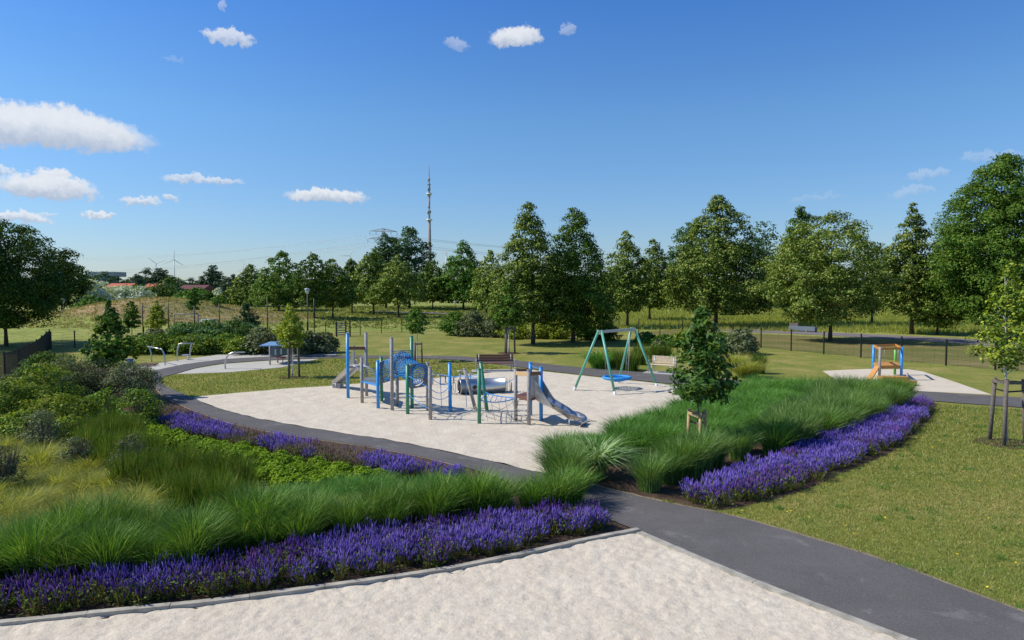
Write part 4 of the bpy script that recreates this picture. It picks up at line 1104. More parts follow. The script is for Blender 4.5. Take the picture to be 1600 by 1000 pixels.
# ---- saplings with stakes
def support(name, label, c, rr_, h, m, straps=True, ang=0.4, lean=.06, rs=.045, group='tree stakes', extra=None):
    t = thing(name, label, 'tree stakes', (c[0], c[1], 0), 0, group)
    tops = []
    for k in range(3):
        a = ang + k * 2.094; b = Vector((math.cos(a) * rr_ * (1 + lean), math.sin(a) * rr_ * (1 + lean), -.1)); q = Vector((math.cos(a) * rr_ * (1 - lean), math.sin(a) * rr_ * (1 - lean), h + random.uniform(-.02, .04)))
        MB().tube([b, b.lerp(q, .5), q], [rs, rs, rs * .95], 10).build('stake', M[m], t); tops.append(q)
    for k in range(3):
        a, b = tops[k] - Vector((0, 0, .10)), tops[(k + 1) % 3] - Vector((0, 0, .10))
        nrm_ = ((a + b) / 2).xy.normalized(); off = Vector((nrm_.x, nrm_.y, 0)) * (rs + .008)
        MB().bar(a + off, b + off, .022, .075).build('crosspiece', M[m], t, .004)
    if straps:
        for k in range(3):
            a = tops[k] - Vector((0, 0, .32)); c0 = Vector((0, 0, h - .36))
            MB().bar(a, c0, .012, .045).build('strap', M['rubber'], t)
    return t


def mulch(c, r, z=.014):
    pts = [(c[0] + math.cos(a) * r * random.uniform(.85, 1.12), c[1] + math.sin(a) * r * random.uniform(.85, 1.12)) for a in np.arange(0, 6.28, .25)]
    sheet('mulch_patch', pts, z, M['soil'])


def oak(c, h, seed, label, zc0, prof, nleaf, ls, mats_, trunk_r=.035, bark='youngbark', off=(0, 0), name='young_oak', ncl=150, csz=.2, tops=None):
    t = thing(name, label, 'tree', (c[0], c[1], 0))
    me, cen = crown_mesh('crown', prof, mats_, ncl, nleaf, ls, csz, seed, droop=.1, lob=.42, fill=.45, weights=.6, oakleaf=name == 'young_oak')
    cr = link('crown', me, t); cr.location = (off[0], off[1], 0)
    trunk_mb(h * .93, trunk_r, [tuple(Vector(q) + Vector((off[0], off[1], 0))) for q in cen], seed, 34).build('trunk', M[bark], t)
    return t


pO = P(1090, 709); s = pO.y / F
def zt(py, p): return AT(800, py, p.y).z
prof = [(zt(622, pO), .40), (zt(608, pO), .68), (zt(588, pO), .66), (zt(565, pO), .50), (zt(540, pO), .46), (zt(515, pO), .33), (zt(497, pO), .18), (zt(484, pO), .04)]
oak(pO, zt(484, pO), 61, 'young oak with dark leaves growing out of the tall grass between three pale stakes', 0, prof, 19, .125, [M['oak_leaf'], M['dark_leaf']], ncl=215, csz=.20, off=(.10, 0))
support('tree_stakes', 'three new pale yellow stakes with black straps around the young oak in the tall grass', pO, .25, zt(641, pO), 'stake', ang=.5)
pR = P(1572, 693)
prof = [(zt(572, pR), .35), (zt(555, pR), .72), (zt(530, pR), .80), (zt(500, pR), .62), (zt(470, pR), .45), (zt(440, pR), .28), (zt(410, pR), .04)]
oak(pR, zt(412, pR), 67, 'yellow green young tree with a white trunk between weathered stakes on the right lawn', 0, prof, 27, .085, [M['yell_leaf'], M['dark_leaf']], off=(.02, 0), name='young_tree', trunk_r=.04, bark='palebark', ncl=190, csz=.23)
support('tree_stakes', 'three dark weathered leaning stakes around the white trunk at the right edge of the photo', pR, .42, zt(592, pR), 'oldstake', ang=-2.6 + .3, lean=.12, rs=.055)
mulch(pR, .75)
# the sapling by the shelter, the one behind the rope tunnel and the one in front of the tall linden
p4 = P(457, 590)
tree(457, 590, 476, 438, 474, 541, [M['yell_leaf']], 'young tree tied between the dark stakes in front of the information shelter', 'lime', 171, 'young_tree', 'young trees of the park', dens=.7, loose=.6, lsize=.11, tr=.8, bark='palebark')
support('tree_stakes', 'dark stakes on the lens shaped lawn in front of the information shelter', p4, .30, 1.75, 'oldstake', False, ang=.3, rs=.05); mulch(p4, .7)
p5 = P(652, 568)
support('tree_stakes', 'thin weathered stakes behind the green post and the rope tunnel', p5, .26, 1.2, 'oldstake', False, ang=.2, rs=.05)
p6 = P(795, 552)
support('tree_stakes', 'grey weathered stakes on the back lawn above the brown bench', p6, .38, 1.75, 'oldstake', False, ang=.1, rs=.06); mulch(p6, .8)
# ---- benches
def bench(name, label, a, b, wood, metal, arm=True, plinth=False):
    """a, b: ground points under the two ends of the seat front, back away from the camera"""
    a = Vector((a[0], a[1], 0)); b = Vector((b[0], b[1], 0)); L = (b - a).length
    t = thing(name, label, 'bench', (a + b) / 2, math.atan2((b - a).y, (b - a).x))
    if plinth: MB().box((0, .25, .03), (L + .5, .95, .06)).build('plinth', M['concrete'], t)
    seat = MB()
    for k in range(4): seat.box((0, .05 + k * .11, .45), (L, .09, .035))
    seat.build('seat', M[wood], t, .004)
    bk = MB()
    for k in range(3): bk.bar((-L / 2, .46 + k * .03, .56 + k * .125), (L / 2, .46 + k * .03, .56 + k * .125), .03, .119)
    bk.build('backrest', M[wood], t, .004)
    for x in (-L / 2 + .12, L / 2 - .12):
        f = MB(); f.tube([(x, .02, 0), (x, .02, .42)], .022); f.tube([(x, .44, 0), (x, .44, .42), (x, .52, .88)], .022); f.bar((x, 0, .42), (x, .46, .42), .04, .03)
        f.build('leg', M[metal], t)
    if arm:
        for x in (-L / 2 - .03, L / 2 + .03):
            f = MB(); f.tube([(x, .0, 0), (x, .0, .64), (x, .05, .66), (x, .44, .66), (x, .44, 0)], .02); f.build('armrest', M[metal], t)
    return t


bench('park_bench', 'brown slatted bench with metal armrests between the sandpit and the path', P(745, 582), P(803, 581.5), 'brown', 'dullsteel', True, True)
bench('park_bench', 'pale wooden bench beside the path right of the basket swing', P(1014, 583.5), P(1052, 586), 'slat', 'dullsteel', True, True)
a, b = P(1232, 517.5), P(1273, 519.5)
M['blueconcrete'] = mat('blue_grey_concrete', (0.15, 0.18, 0.23), 0.8, var=0.1)
t = thing('concrete_bench', 'low blue grey concrete block bench beyond the fence beside the park road', 'bench', (a + b) / 2, math.atan2((b - a).y, (b - a).x))
L = (b - a).length
MB().box((0, .3, .30), (L, .6, .42)).box((0, .3, .05), (L * .92, .45, .1)).build('seat', M['blueconcrete'], t, .015)
MB().box((-L * .42, .75, .42), (.9, .25, .85)).build('backrest', M['oldstake'], t, .01)

# ---- basket swing
f1, f2, f3, f4 = P(896, 611), P(962, 619), P(1028, 605), P(965, 599.5)
mL = (f1 + f2) / 2; mR = (f3 + f4) / 2; cS = (mL + mR) / 2
t = thing('basket_swing', 'mint green steel swing frame carrying the round blue basket seat', 'swing', (cS.x, cS.y, 0))
lc = lambda v: Vector(v) - t.location
TL = mL.lerp(mR, .13); TR = mL.lerp(mR, .87); TL.z = TR.z = 2.5; ax = (TR - TL).normalized()
for q, T_, sgn in ((f1, TL, -1), (f2, TL, -1), (f3, TR, 1), (f4, TR, 1)):
    top = T_ + (Vector((q.x, q.y, 0)) - Vector((T_.x, T_.y, 0))).normalized() * .07 + Vector((0, 0, .07))
    q0 = Vector((q.x, q.y, -.05)); qq = q0.lerp(top, .085)
    l_ = MB().tube([lc(qq), lc(top)], .052, 12).build('leg', M['mint'], t)
    MB().tube([lc(q0), lc(qq)], .054, 12).build('leg_sleeve', M['white'], l_)
MB().bar(lc(TL - Vector((0, 0, .0))), lc(TR - Vector((0, 0, .0))), .09, .11).build('crossbar', M['dullsteel'], t, .008)
for T_ in (TL, TR): MB().box(lc(T_ + Vector((0, 0, -.02))), (.16, .24, .17)).build('bracket', M['steel'], t, .01)
sc = AT(964, 590, cS.y); sc = Vector((sc.x, cS.y, .50))
ring = [lc(sc + Vector((math.cos(a) * .56, math.sin(a) * .56, 0))) for a in np.linspace(0, 2 * math.pi, 36, endpoint=False)]
st_ = MB().tube(ring, .062, 10, closed=True).build('seat_ring', M['rope'], t)
net = MB(); cz = lambda x, y: -.16 * (1 - (x * x + y * y) / .31)
for k in range(-4, 5):
    o_ = k * .12; hw = math.sqrt(max(.01, .54 ** 2 - o_ * o_))
    for sw in (0, 1):
        pts = []
        for u in np.linspace(-hw, hw, 9):
            x, y = (u, o_) if not sw else (o_, u); pts.append(lc(sc + Vector((x, y, cz(x, y)))))
        net.tube(pts, .016, 5, cap=False)
for rr_ in (.15, .3, .44): net.tube([lc(sc + Vector((math.cos(a) * rr_, math.sin(a) * rr_, cz(rr_, 0)))) for a in np.linspace(0, 6.283, 20, endpoint=False)], .016, 5, closed=True)
net.build('seat_net', M['rope'], t)
for k in range(4):
    a = math.pi / 4 + k * math.pi / 2; e = sc + Vector((math.cos(a) * .56, math.sin(a) * .56, 0)); hp = TL.lerp(TR, .08 if math.cos(a) < 0 else .92)
    MB().tube([lc(e), lc(hp)], .009, 6).build('suspension_rope', M['dullsteel'], t)

# ---- climbing structure
c0 = P(690, 640)
t = thing('climbing_structure', 'large climbing structure of blue, green and grey posts with net tunnel and two steel slides', 'play structure', (c0.x, c0.y, 0))
lc = lambda v: Vector(v) - t.location


def post(b, tp, m, r=.06, name='post', leanpost=False, par=None, lab=None):
    B_ = P(*b); T_ = AT(tp[0], tp[1], B_.y)
    if not leanpost: T_.x = B_.x + (T_.x - B_.x) * .3
    o_ = MB().tube([lc(B_ - Vector((0, 0, .1))), lc(T_ - Vector((0, 0, .03)))], r, 14).build(name, M[m], par or t, .0)
    MB().tube([lc(T_ - Vector((0, 0, .03))), lc(T_ - Vector((0, 0, .005))), lc(T_)], [r * 1.04, r * 1.04, r * .6], 14).build('post_cap', M[m], o_)
    if lab: o_['label'] = lab
    return B_, T_


q1 = post((544, 623), (542, 520), 'blue', lab='tallest blue post at the left slide'); q2 = post((573, 621), (571, 519), 'greywood'); q3 = post((566, 631), (564, 558), 'greywood')
q4 = post((591, 639.5), (589, 563), 'blue'); q5 = post((596.5, 629), (594.5, 557), 'green'); q6 = post((613, 643), (610.5, 527), 'greywood')
q7 = post((621, 635), (620, 580), 'greywood'); q8 = post((644, 639), (642, 524.5), 'green'); q9 = post((637, 648.5), (636.5, 569), 'green')
q10 = post((668.6, 642.5), (667.5, 566), 'greywood'); q11 = post((672.5, 657.5), (671, 573), 'greywood'); q12 = post((703.6, 645), (701, 566.6), 'blue')
q13 = post((745, 643), (726, 575.6), 'greywood', leanpost=True, lab='leaning grey post'); q14 = post((749, 663.5), (748, 575.6), 'green'); q15 = post((762, 644), (751, 565), 'green', leanpost=True, lab='leaning green post')
q16 = post((806, 658.5), (804.7, 574), 'greywood'); q17 = post((826.5, 666), (824.5, 577.5), 'greywood'); q18 = post((845.5, 659), (844.3, 573), 'blue'); q19 = post((829, 650), (828, 566), 'blue')


def onpost(q, py):
    B_, T_ = q; z = AT(0, py, B_.y).z; f = z / T_.z
    return B_.lerp(T_, f)


def beam(q, r_, py, m, w=.05, h=.12, name='beam', py2=None):
    return MB().bar(lc(onpost(q, py)), lc(onpost(r_, py2 or py)), w, h).build(name, M[m], t, .008)


beam(q1, q2, 544, 'brown')
# left tower platform and its slide falling to the left and away
z_p = AT(0, 572, q1[0].y).z
pl_c = [(q1[0] + Vector((0, 0, 0))), q2[0], q2[0] + Vector((.15, -.75, 0)), q3[0]]
f_ = [Vector((q1[0].x + .02, q1[0].y - .05, z_p)), Vector((q2[0].x, q2[0].y - .02, z_p)), Vector((q2[0].x - .02, q2[0].y + .75, z_p)), Vector((q1[0].x + .02, q1[0].y + .75, z_p))]
mb = MB(); mb.add([lc(v - Vector((0, 0, .08))) for v in f_] + [lc(v) for v in f_], [(3, 2, 1, 0), (4, 5, 6, 7), (0, 1, 5, 4), (1, 2, 6, 5), (2, 3, 7, 6), (3, 0, 4, 7)])
mb.build('platform', M['greywood'], t)
for xx_ in (q1[0].x + .08, q2[0].x - .15):
    MB().box(lc((xx_, q1[0].y + .74, z_p + .36)), (.06, .10, .78)).build('guard_panel', M['steel'], t, .02)


def slide(top, bot, wd, name, endrun=.45, lab=None, hump=.0):
    """a steel chute from top to bottom, with raised sides, a curled lip and two feet"""
    top = Vector(top); bot = Vector(bot); d = (bot - top); hd = Vector((d.x, d.y, 0)).normalized(); sd_ = Vector((-hd.y, hd.x, 0))
    pts = [top - hd * .15, top, top + hd * .12 - Vector((0, 0, .05))]
    e = bot - hd * endrun
    for k in range(1, 7): pts.append(pts[2].lerp(e + Vector((0, 0, .04)), k / 7))
    pts += [e + Vector((0, 0, .01)), bot - hd * .2, bot, bot + hd * .07 - Vector((0, 0, .04)), bot + hd * .09 - Vector((0, 0, .12)), bot + hd * .04 - Vector((0, 0, .19)), bot - hd * .05 - Vector((0, 0, .21))]
    vs = []; n = len(pts); prof_ = [(-wd / 2 - .03, .17), (-wd / 2, .18), (-wd / 2 + .01, .03), (-wd / 2 + .06, 0), (wd / 2 - .06, 0), (wd / 2 - .01, .03), (wd / 2, .18), (wd / 2 + .03, .17)]
    for i, p in enumerate(pts):
        k = 1.0 if i < n - 5 else max(0, (n - 1 - i) / 5 - .25)
        for a_, b_ in prof_: vs.append(lc(p + sd_ * a_ + Vector((0, 0, b_ * (k if b_ > .05 else 1)))))
    w8 = len(prof_); fs_ = [(i * w8 + j, i * w8 + j + 1, (i + 1) * w8 + j + 1, (i + 1) * w8 + j) for i in range(n - 1) for j in range(w8 - 1)]
    o_ = MB().add(vs, fs_, True).build(name, M['steel'], t)
    so_ = o_.modifiers.new('sheet_thickness', 'SOLIDIFY'); so_.thickness = .012; so_.offset = 0
    if lab: o_['label'] = lab
    for s_ in (-1, 1):
        a_ = bot - hd * .32 + sd_ * s_ * wd * .5; MB().tube([lc(a_), lc(Vector((a_.x, a_.y, -.1)))], .02, 8).build('slide_foot', M['dullsteel'], o_)
        side_ = [top + hd * .03 + sd_ * s_ * (wd / 2 + .0), top + hd * .62 + sd_ * s_ * wd / 2]
        dn = (e - pts[2]).normalized()
        A0 = pts[1] + sd_ * s_ * (wd / 2 + .01); 
        fin = [A0, A0 + Vector((0, 0, .62)), A0 + hd * .10 + Vector((0, 0, .60)), A0 + dn * .55 + Vector((0, 0, .28)), A0 + dn * .85 + Vector((0, 0, .10)), A0 + dn * .5]
        thk = sd_ * .018
        m2 = MB(); k6 = len(fin)
        m2.add([lc(v - thk) for v in fin] + [lc(v + thk) for v in fin], [tuple(range(k6)), tuple(range(k6, 2 * k6))[::-1]] + [(i, (i + 1) % k6, k6 + (i + 1) % k6, k6 + i)[::-1] for i in range(k6)])
        m2.build('slide_side', M['steel'], o_)
    return o_


slT = Vector((q1[0].x + .32, q1[0].y + .85, z_p + .0)); eL = P(527, 607)
slide(slT, Vector((eL.x, eL.y + .15, .26)), .46, 'slide', .3, 'left steel slide leading away to the left')
MB().box(lc((eL.x, eL.y + .05, .12)), (.34, .5, .26)).build('slide_end_block', M['concrete'], t, .02)
# steps with curved white handrails between the tower and the low deck
dk = [q3[0], q4[0]]; zd = AT(0, 595, q3[0].y).z
dkp = [V3(q3[0] + Vector((0, .05, 0)), zd), V3(q4[0] + Vector((0, .12, 0)), zd), V3(q5[0], zd), V3(q2[0] + Vector((0, -.05, 0)), zd)]
mb = MB(); mb.add([lc(v - Vector((0, 0, .07))) for v in dkp] + [lc(v) for v in dkp], [(3, 2, 1, 0), (4, 5, 6, 7), (0, 1, 5, 4), (1, 2, 6, 5), (2, 3, 7, 6), (3, 0, 4, 7)]); mb.build('deck', M['panel'], t)
MB().bar(lc(dkp[0] + Vector((0, -.05, -.02))), lc(dkp[1] + Vector((0, -.05, -.02))), .03, .06).build('deck_edge', M['blue'], t)
for (xa, xb) in ((552, 566), (568, 587)):
    Yd = (q3[0].y + q2[0].y) / 2; a = AT(xa, 572, Yd); b = AT(xb, 594, Yd); pts = []
    for k in range(9):
        u = k / 8; pts.append(lc(Vector((a.x + (b.x - a.x) * math.sin(u * math.pi / 2), Yd, b.z + (a.z - b.z) * math.cos(u * math.pi / 2)))))
    MB().tube(pts, .022, 8).build('handrail', M['white'], t)
lad = MB()
for k in range(3):
    zz = zd + (z_p - zd) * (k + 1) / 4; lad.bar(lc((q2[0].x + .02, q2[0].y - .08, zz)), lc((q2[0].x + .42, q2[0].y - .3, zz)), .05, .03)
lad.build('step', M['greywood'], t)


def hole_panel(a, b, z0, z1, rr_, name):
    """a board between two posts with a round opening"""
    a = Vector((a.x, a.y, 0)); b = Vector((b.x, b.y, 0)); L = (b - a).length; x = (b - a).normalized(); n = Vector((-x.y, x.x, 0)); hh = z1 - z0; c = a.lerp(b, .5)
    N = 32; vs = []; 
    for s_ in (-.016, .016):
        for k in range(N):
            an = 2 * math.pi * k / N + math.pi / N; cx_, cy_ = math.cos(an), math.sin(an); m_ = max(abs(cx_) / (L / 2), abs(cy_) / (hh / 2))
            vs.append(lc(c + x * cx_ / m_ + Vector((0, 0, z0 + hh / 2 + cy_ / m_)) + n * s_))
            vs.append(lc(c + x * cx_ * rr_ + Vector((0, 0, z0 + hh / 2 + cy_ * rr_)) + n * s_))
    fs_ = []
    for k in range(N):
        j = (k + 1) % N
        fs_ += [(2 * k, 2 * k + 1, 2 * j + 1, 2 * j), (2 * N + 2 * k, 2 * N + 2 * j, 2 * N + 2 * j + 1, 2 * N + 2 * k + 1), (2 * k, 2 * j, 2 * N + 2 * j, 2 * N + 2 * k), (2 * k + 1, 2 * N + 2 * k + 1, 2 * N + 2 * j + 1, 2 * j + 1)]
    MB().add(vs, fs_).build(name, M['panel'], t)
    return c + Vector((0, 0, z0 + hh / 2)), n


# left panel between blue and grey post, right panel between the green and grey ones
A0_ = q4[0] + Vector((.08, .05, 0)); A1_ = Vector((AT(611.5, 600, 25.0).x, 25.0, 0))
cA, nA = hole_panel(A0_, A1_, AT(0, 600, q4[0].y).z, AT(0, 565, q4[0].y).z, .37, 'hole_panel')
B0_ = q9[0] + Vector((.06, .0, 0)); B1_ = q10[0] + Vector((-.05, -.05, 0))
cB, nB = hole_panel(B0_, B1_, AT(0, 608, q9[0].y).z, AT(0, 569.5, q9[0].y).z, .36, 'hole_panel')
# net tunnel: rope spirals and rings over an arch
apex = AT(628, 566, (q6[0].y + q8[0].y) / 2 + .1)
cl = []
e0 = cA + nA * .03; e1 = cB - nB * .03
ctrl = [e0, cA.lerp(apex, .45) - nA * .12 + Vector((0, 0, .02)), apex, apex.lerp(cB, .55) + nB * .15 + Vector((0, 0, .04)), e1]
for i in range(4):
    p0, p1_, p2_, p3_ = ctrl[max(i - 1, 0)], ctrl[i], ctrl[i + 1], ctrl[min(i + 2, 4)]
    for k in range(8):
        u = k / 8; cl.append(0.5 * (2 * p1_ + (p2_ - p0) * u + (2 * p0 - 5 * p1_ + 4 * p2_ - p3_) * u * u + (3 * p1_ - p0 - 3 * p2_ + p3_) * u ** 3))
cl.append(e1); nC = len(cl)


def frame_at(i):
    d = (cl[min(i + 1, nC - 1)] - cl[max(i - 1, 0)]).normalized(); u = d.cross(Vector((0, 0, 1))).normalized(); return u, u.cross(d).normalized()


RT = .36; tn = MB(); nS = 24
for s_ in (1, -1):
    for k in range(nS):
        pts = []
        for i in range(nC):
            u, v_ = frame_at(i); an = 2 * math.pi * k / nS + s_ * i * .135; rr_ = RT * (1 if 2 < i < nC - 2 else .95)
            pts.append(lc(cl[i] + u * math.cos(an) * rr_ + v_ * math.sin(an) * rr_))
        tn.tube(pts, .0105, 5, cap=False)
tun = tn.build('net_tunnel', M['rope'], t)
for i in (1, 10, 16, 22, nC - 2):
    u, v_ = frame_at(i); MB().tube([lc(cl[i] + u * math.cos(a) * (RT + .01) + v_ * math.sin(a) * (RT + .01)) for a in np.linspace(0, 6.283, 28, endpoint=False)], .018, 6, closed=True).build('tunnel_hoop', M['panel'] if i in (10, 16, 22) else M['rope'], tun)
cb = MB(); a_, b_ = onpost(q6, 549), onpost(q8, 547); cb.tube([lc(a_), lc(b_)], .018, 8)
a2, b2 = onpost(q6, 553), onpost(q8, 551); cb.tube([lc(a2), lc(b2)], .014, 8)
for k in range(1, 16): cb.tube([lc(a_.lerp(b_, k / 16)), lc(a2.lerp(b2, k / 16))], .007, 5)
cb.build('hanging_rail', M['dullsteel'], t)


def rope(a, b, sag, name='rope', r=.011, m='rope', n=9):
    pts = [lc(Vector(a).lerp(Vector(b), k / n) - Vector((0, 0, sag * 4 * (k / n) * (1 - k / n)))) for k in range(n + 1)]
    return MB().tube(pts, r, 6, cap=False).build(name, M[m], t)


op = onpost
rope(op(q11, 578), op(q12, 588), .06); rope(op(q12, 588), op(q14, 586), .03); rope(op(q10, 585), op(q12, 600), .14); rope(op(q11, 606), op(q12, 602), .22); rope(op(q11, 618), op(q12, 617), .14)
rope(op(q9, 587), op(q11, 608), -.02); rope(op(q9, 616), op(q11, 640), .03); rope(op(q9, 612), op(q10, 618), .12)
rope(op(q11, 630), op(q12, 636), .03); rope(op(q12, 636), op(q13, 641), .04); rope(op(q11, 650), op(q12, 640), .14); rope(op(q12, 641), op(q13, 637), .1)
rope(op(q12, 588), op(q13, 584), .03); rope(op(q13, 588), op(q14, 590), .02)
for xq in (688, 703, 727):
    pa = AT(xq, 590, q12[0].y); pb = AT(xq + 2, 636, q12[0].y); rope(pa, pb, .0, 'hanging_rope')
# low blue rope deck and net between green leaning post and the right tower
rope(op(q15, 613), op(q16, 621), .05, r=.018); rope(op(q14, 625), op(q16, 622), .10, r=.018); rope(op(q14, 627), op(q15, 615), .04, r=.016); rope(op(q15, 603), op(q16, 590), .12); rope(op(q14, 600), op(q15, 606), .05)
for k in range(6):
    u = (k + 1) / 7; a_ = op(q15, 613).lerp(op(q16, 621), u); b_ = op(q14, 625).lerp(op(q16, 622), u); rope(a_ - Vector((0, 0, .03)), b_ - Vector((0, 0, .06)), .02, 'net_rope')
for k in range(5):
    u = (k + .5) / 5; a_ = op(q14, 625).lerp(op(q16, 622), u); b_ = Vector((a_.x + .15, a_.y + .25, .02)); rope(a_, b_, .0, 'net_rope', .008, 'dullsteel')
for k in range(4):
    a_ = op(q14, 650 - k * 5).lerp(op(q17, 650 - k * 7), .12 + .05 * k); b_ = op(q17, 655 - k * 9); rope(a_, b_, .12 + .03 * k, 'net_rope', .008, 'dullsteel')
for (xa, ya, xb, yb_) in ((676, 660, 745, 655), (750, 655, 806, 640), (700, 652, 745, 650)):
    a_ = P(xa, ya - 4); b_ = P(xb, yb_); rope(Vector((a_.x, a_.y, .25)), Vector((b_.x, b_.y, .35)), .2, 'net_rope', .009, 'dullsteel')
# right tower: platform, beams, panels, slide, ladder of rope
zr = AT(0, 623, q17[0].y).z
pp = [V3(q17[0], zr), V3(q18[0], zr), V3(q19[0], zr), V3(q16[0], zr)]
mb = MB(); mb.add([lc(v - Vector((0, 0, .09))) for v in pp] + [lc(v) for v in pp], [(3, 2, 1, 0), (4, 5, 6, 7), (0, 1, 5, 4), (1, 2, 6, 5), (2, 3, 7, 6), (3, 0, 4, 7)]); mb.build('platform', M['brown'], t)
beam(q17, q18, 584, 'brown', py2=583); beam(q16, q17, 583, 'tan', py2=585); beam(q16, q19, 578, 'brown', .045, .09)
wp = MB(); a_, b_ = op(q17, 606), op(q18, 603)
for k in range(3):
    u = .30 + k * .17; c_ = a_.lerp(b_, u); wp.box(lc(Vector((c_.x, c_.y + .12, zr + .36))), (.10, .035, .72))
wp.build('guard_board', M['dullsteel'], t, .006)
rope(op(q19, 571), op(q18, 576), .02)
dS = (P(909, 664) - Vector((q18[0].x - .12, q18[0].y, 0))).normalized()
slide(Vector((q18[0].x - .22, q18[0].y - .10, zr + .0)), Vector((*P(909, 667)[:2], .24)), .46, 'slide', .38, 'right steel slide with curled lip')
lad = MB(); a_ = q16[0]; 
for s_ in (0, .4): lad.tube([lc((a_.x + .12 + s_, a_.y + .1, zr)), lc((a_.x - .06 + s_, a_.y + .12, -.05))], .014, 6)
for k in range(4): zz = zr * (k + 1) / 5; lad.tube([lc((a_.x - .04 + .03 * k, a_.y + .11, zz)), lc((a_.x + .36 + .03 * k, a_.y + .11, zz))], .014, 6)
lad.build('ladder', M['dullsteel'], t)

# ---- crawl tube with its own stand
p0 = P(718, 617.5); p1 = P(787, 614); R_ = .30
t = thing('crawl_tube', 'steel crawl tube lying behind the rope course with rope hoops at both ends', 'crawl tunnel', ((p0 + p1) / 2))
lc = lambda v: Vector(v) - t.location
ax = (p1 - p0).normalized(); L = (p1 - p0).length; sdv = Vector((-ax.y, ax.x, 0)); N = 40; vs = []
for k in range(N):
    a = 2 * math.pi * k / N
    for rr_ in (R_, R_ - .02):
        for e in (p0, p1): vs.append(lc(e + sdv * math.cos(a) * rr_ + Vector((0, 0, .34 + math.sin(a) * rr_))))
fs_ = []
for k in range(N):
    j = (k + 1) % N; a, b = 4 * k, 4 * j
    fs_ += [(a, a + 1, b + 1, b)[::-1], (a + 2, a + 3, b + 3, b + 2), (a, b, b + 2, a + 2), (a + 1, a + 3, b + 3, b + 1)]
MB().add(vs, fs_, True).build('tube', M['steel'], t)
for e in (p0, p1): MB().tube([lc(e + sdv * math.cos(a) * R_ + Vector((0, 0, .34 + math.sin(a) * R_))) for a in np.linspace(0, 6.283, 32, endpoint=False)], .022, 8, closed=True).build('rim', M['steel'], t)
hc = p0.lerp(p1, .30) + Vector((0, 0, .34)) - sdv * (R_ + .004) * (1 if sdv.y > 0 else -1)
MB().tube([lc(hc + ax * math.cos(a) * .085 + Vector((0, 0, math.sin(a) * .085))) for a in np.linspace(0, 6.283, 20, endpoint=False)], .010, 6, closed=True).build('peephole_ring', M['panel'], t)
MB().add([lc(hc + ax * math.cos(a) * .08 + Vector((0, 0, math.sin(a) * .08))) for a in np.linspace(0, 6.283, 20, endpoint=False)], [tuple(range(20))]).build('peephole', M['black'], t)
for s_, e in ((-1, p0), (1, p1)):
    for k in (1, 2):
        cc = e + ax * s_ * .14 * k + Vector((0, 0, .34)); MB().tube([lc(cc + sdv * math.cos(a) * R_ * .9 + Vector((0, 0, math.sin(a) * R_ * .9)) + ax * s_ * .06 * math.cos(a)) for a in np.linspace(0, 6.283, 24, endpoint=False)], .011, 6, closed=True).build('rope_hoop', M['panel'] if s_ < 0 else M['slat'], t)
    cc = e + ax * s_ * .33
    MB().tube([lc(Vector((cc.x, cc.y, -.05))), lc(Vector((cc.x, cc.y, .42)))], .03, 8).build('stand', M['dullsteel'], t)
# balance stumps
t = None
for i, (a, b, h) in enumerate([(676, 602, .45), (688, 601, .42), (696, 600, .36), (719, 598, .52), (735, 599, .40), (709, 600, .3)]):
    p = P(a, b); t = thing('stepping_stump', ['thin stepping post at the left end of the row behind the rope course', 'stepping post second from the left in the row', 'short stepping post third from the left in the row', 'tallest stepping post above the left end of the crawl tube', 'stepping post above the middle of the crawl tube, rightmost of the row', 'lowest stepping post in the middle of the row'][i], 'stepping post', (p.x, p.y, 0), 0, 'stepping posts behind the crawl tube')
    MB().tube([(0, 0, -.1), (0, 0, h)], .032, 10).build('pole', M['dullsteel'], t); MB().tube([(0, 0, h), (0, 0, h + .035)], .14, 18).build('disc', M['dullsteel'], t)

# ---- toddler frame in the small sand
c0 = P(1390, 592); t = thing('toddler_play_frame', 'small orange wooden play frame with blue, grey and green posts in the right sand', 'play structure', (c0.x, c0.y, 0))
lc = lambda v: Vector(v) - t.location
b1 = P(1364, 588); b2 = P(1374, 595); b3 = P(1398, 586); b4 = P(1408, 594)
def tp(b, py, m, r=.06):
    z = AT(0, py, b.y).z; MB().tube([lc(b - Vector((0, 0, .1))), lc(Vector((b.x, b.y, z)))], r, 14).build('post', M[m], t); return z
z1 = tp(b1, 539, 'blue'); z2 = tp(b2, 542, 'greywood'); z3 = tp(b3, 539, 'limepaint'); z4 = tp(b4, 542, 'blue')
zt_ = z2 - .09
for u, v_ in ((b1, b2), (b2, b4), (b1, b3), (b3, b4)): MB().bar(lc(Vector((u.x, u.y, zt_))), lc(Vector((v_.x, v_.y, zt_))), .045, .11).build('beam', M['orange'], t, .006)
zf = AT(0, 571.5, b2.y).z
mb = MB(); cc = [b2, b4, b3, b1]; mb.add([lc(Vector((v.x, v.y, zf - .15))) for v in cc] + [lc(Vector((v.x, v.y, zf))) for v in cc], [(3, 2, 1, 0), (4, 5, 6, 7), (0, 1, 5, 4), (1, 2, 6, 5), (2, 3, 7, 6), (3, 0, 4, 7)]); mb.build('platform', M['orange'], t)
g1 = b1 + Vector((-.05, .1, 0)); MB().bar(lc(Vector((b2.x - .05, b2.y + .12, zf - .04))), lc(Vector((b2.x - .48, b2.y + .02, .04))), .30, .05).build('ramp', M['orange'], t, .006)
s1 = P(1376, 603); s2 = P(1417, 603)
st2 = MB().box(lc(Vector(((s1.x + s2.x) / 2, (s1.y + s2.y) / 2 + .1, .33))), (s2.x - s1.x, .5, .16)).build('step_deck', M['orange'], t, .01)
MB().box(lc(Vector(((s1.x + s2.x) / 2, (s1.y + s2.y) / 2 + .1, .13))), (s2.x - s1.x - .1, .42, .25)).build('step_base', M['orange'], t, .01)
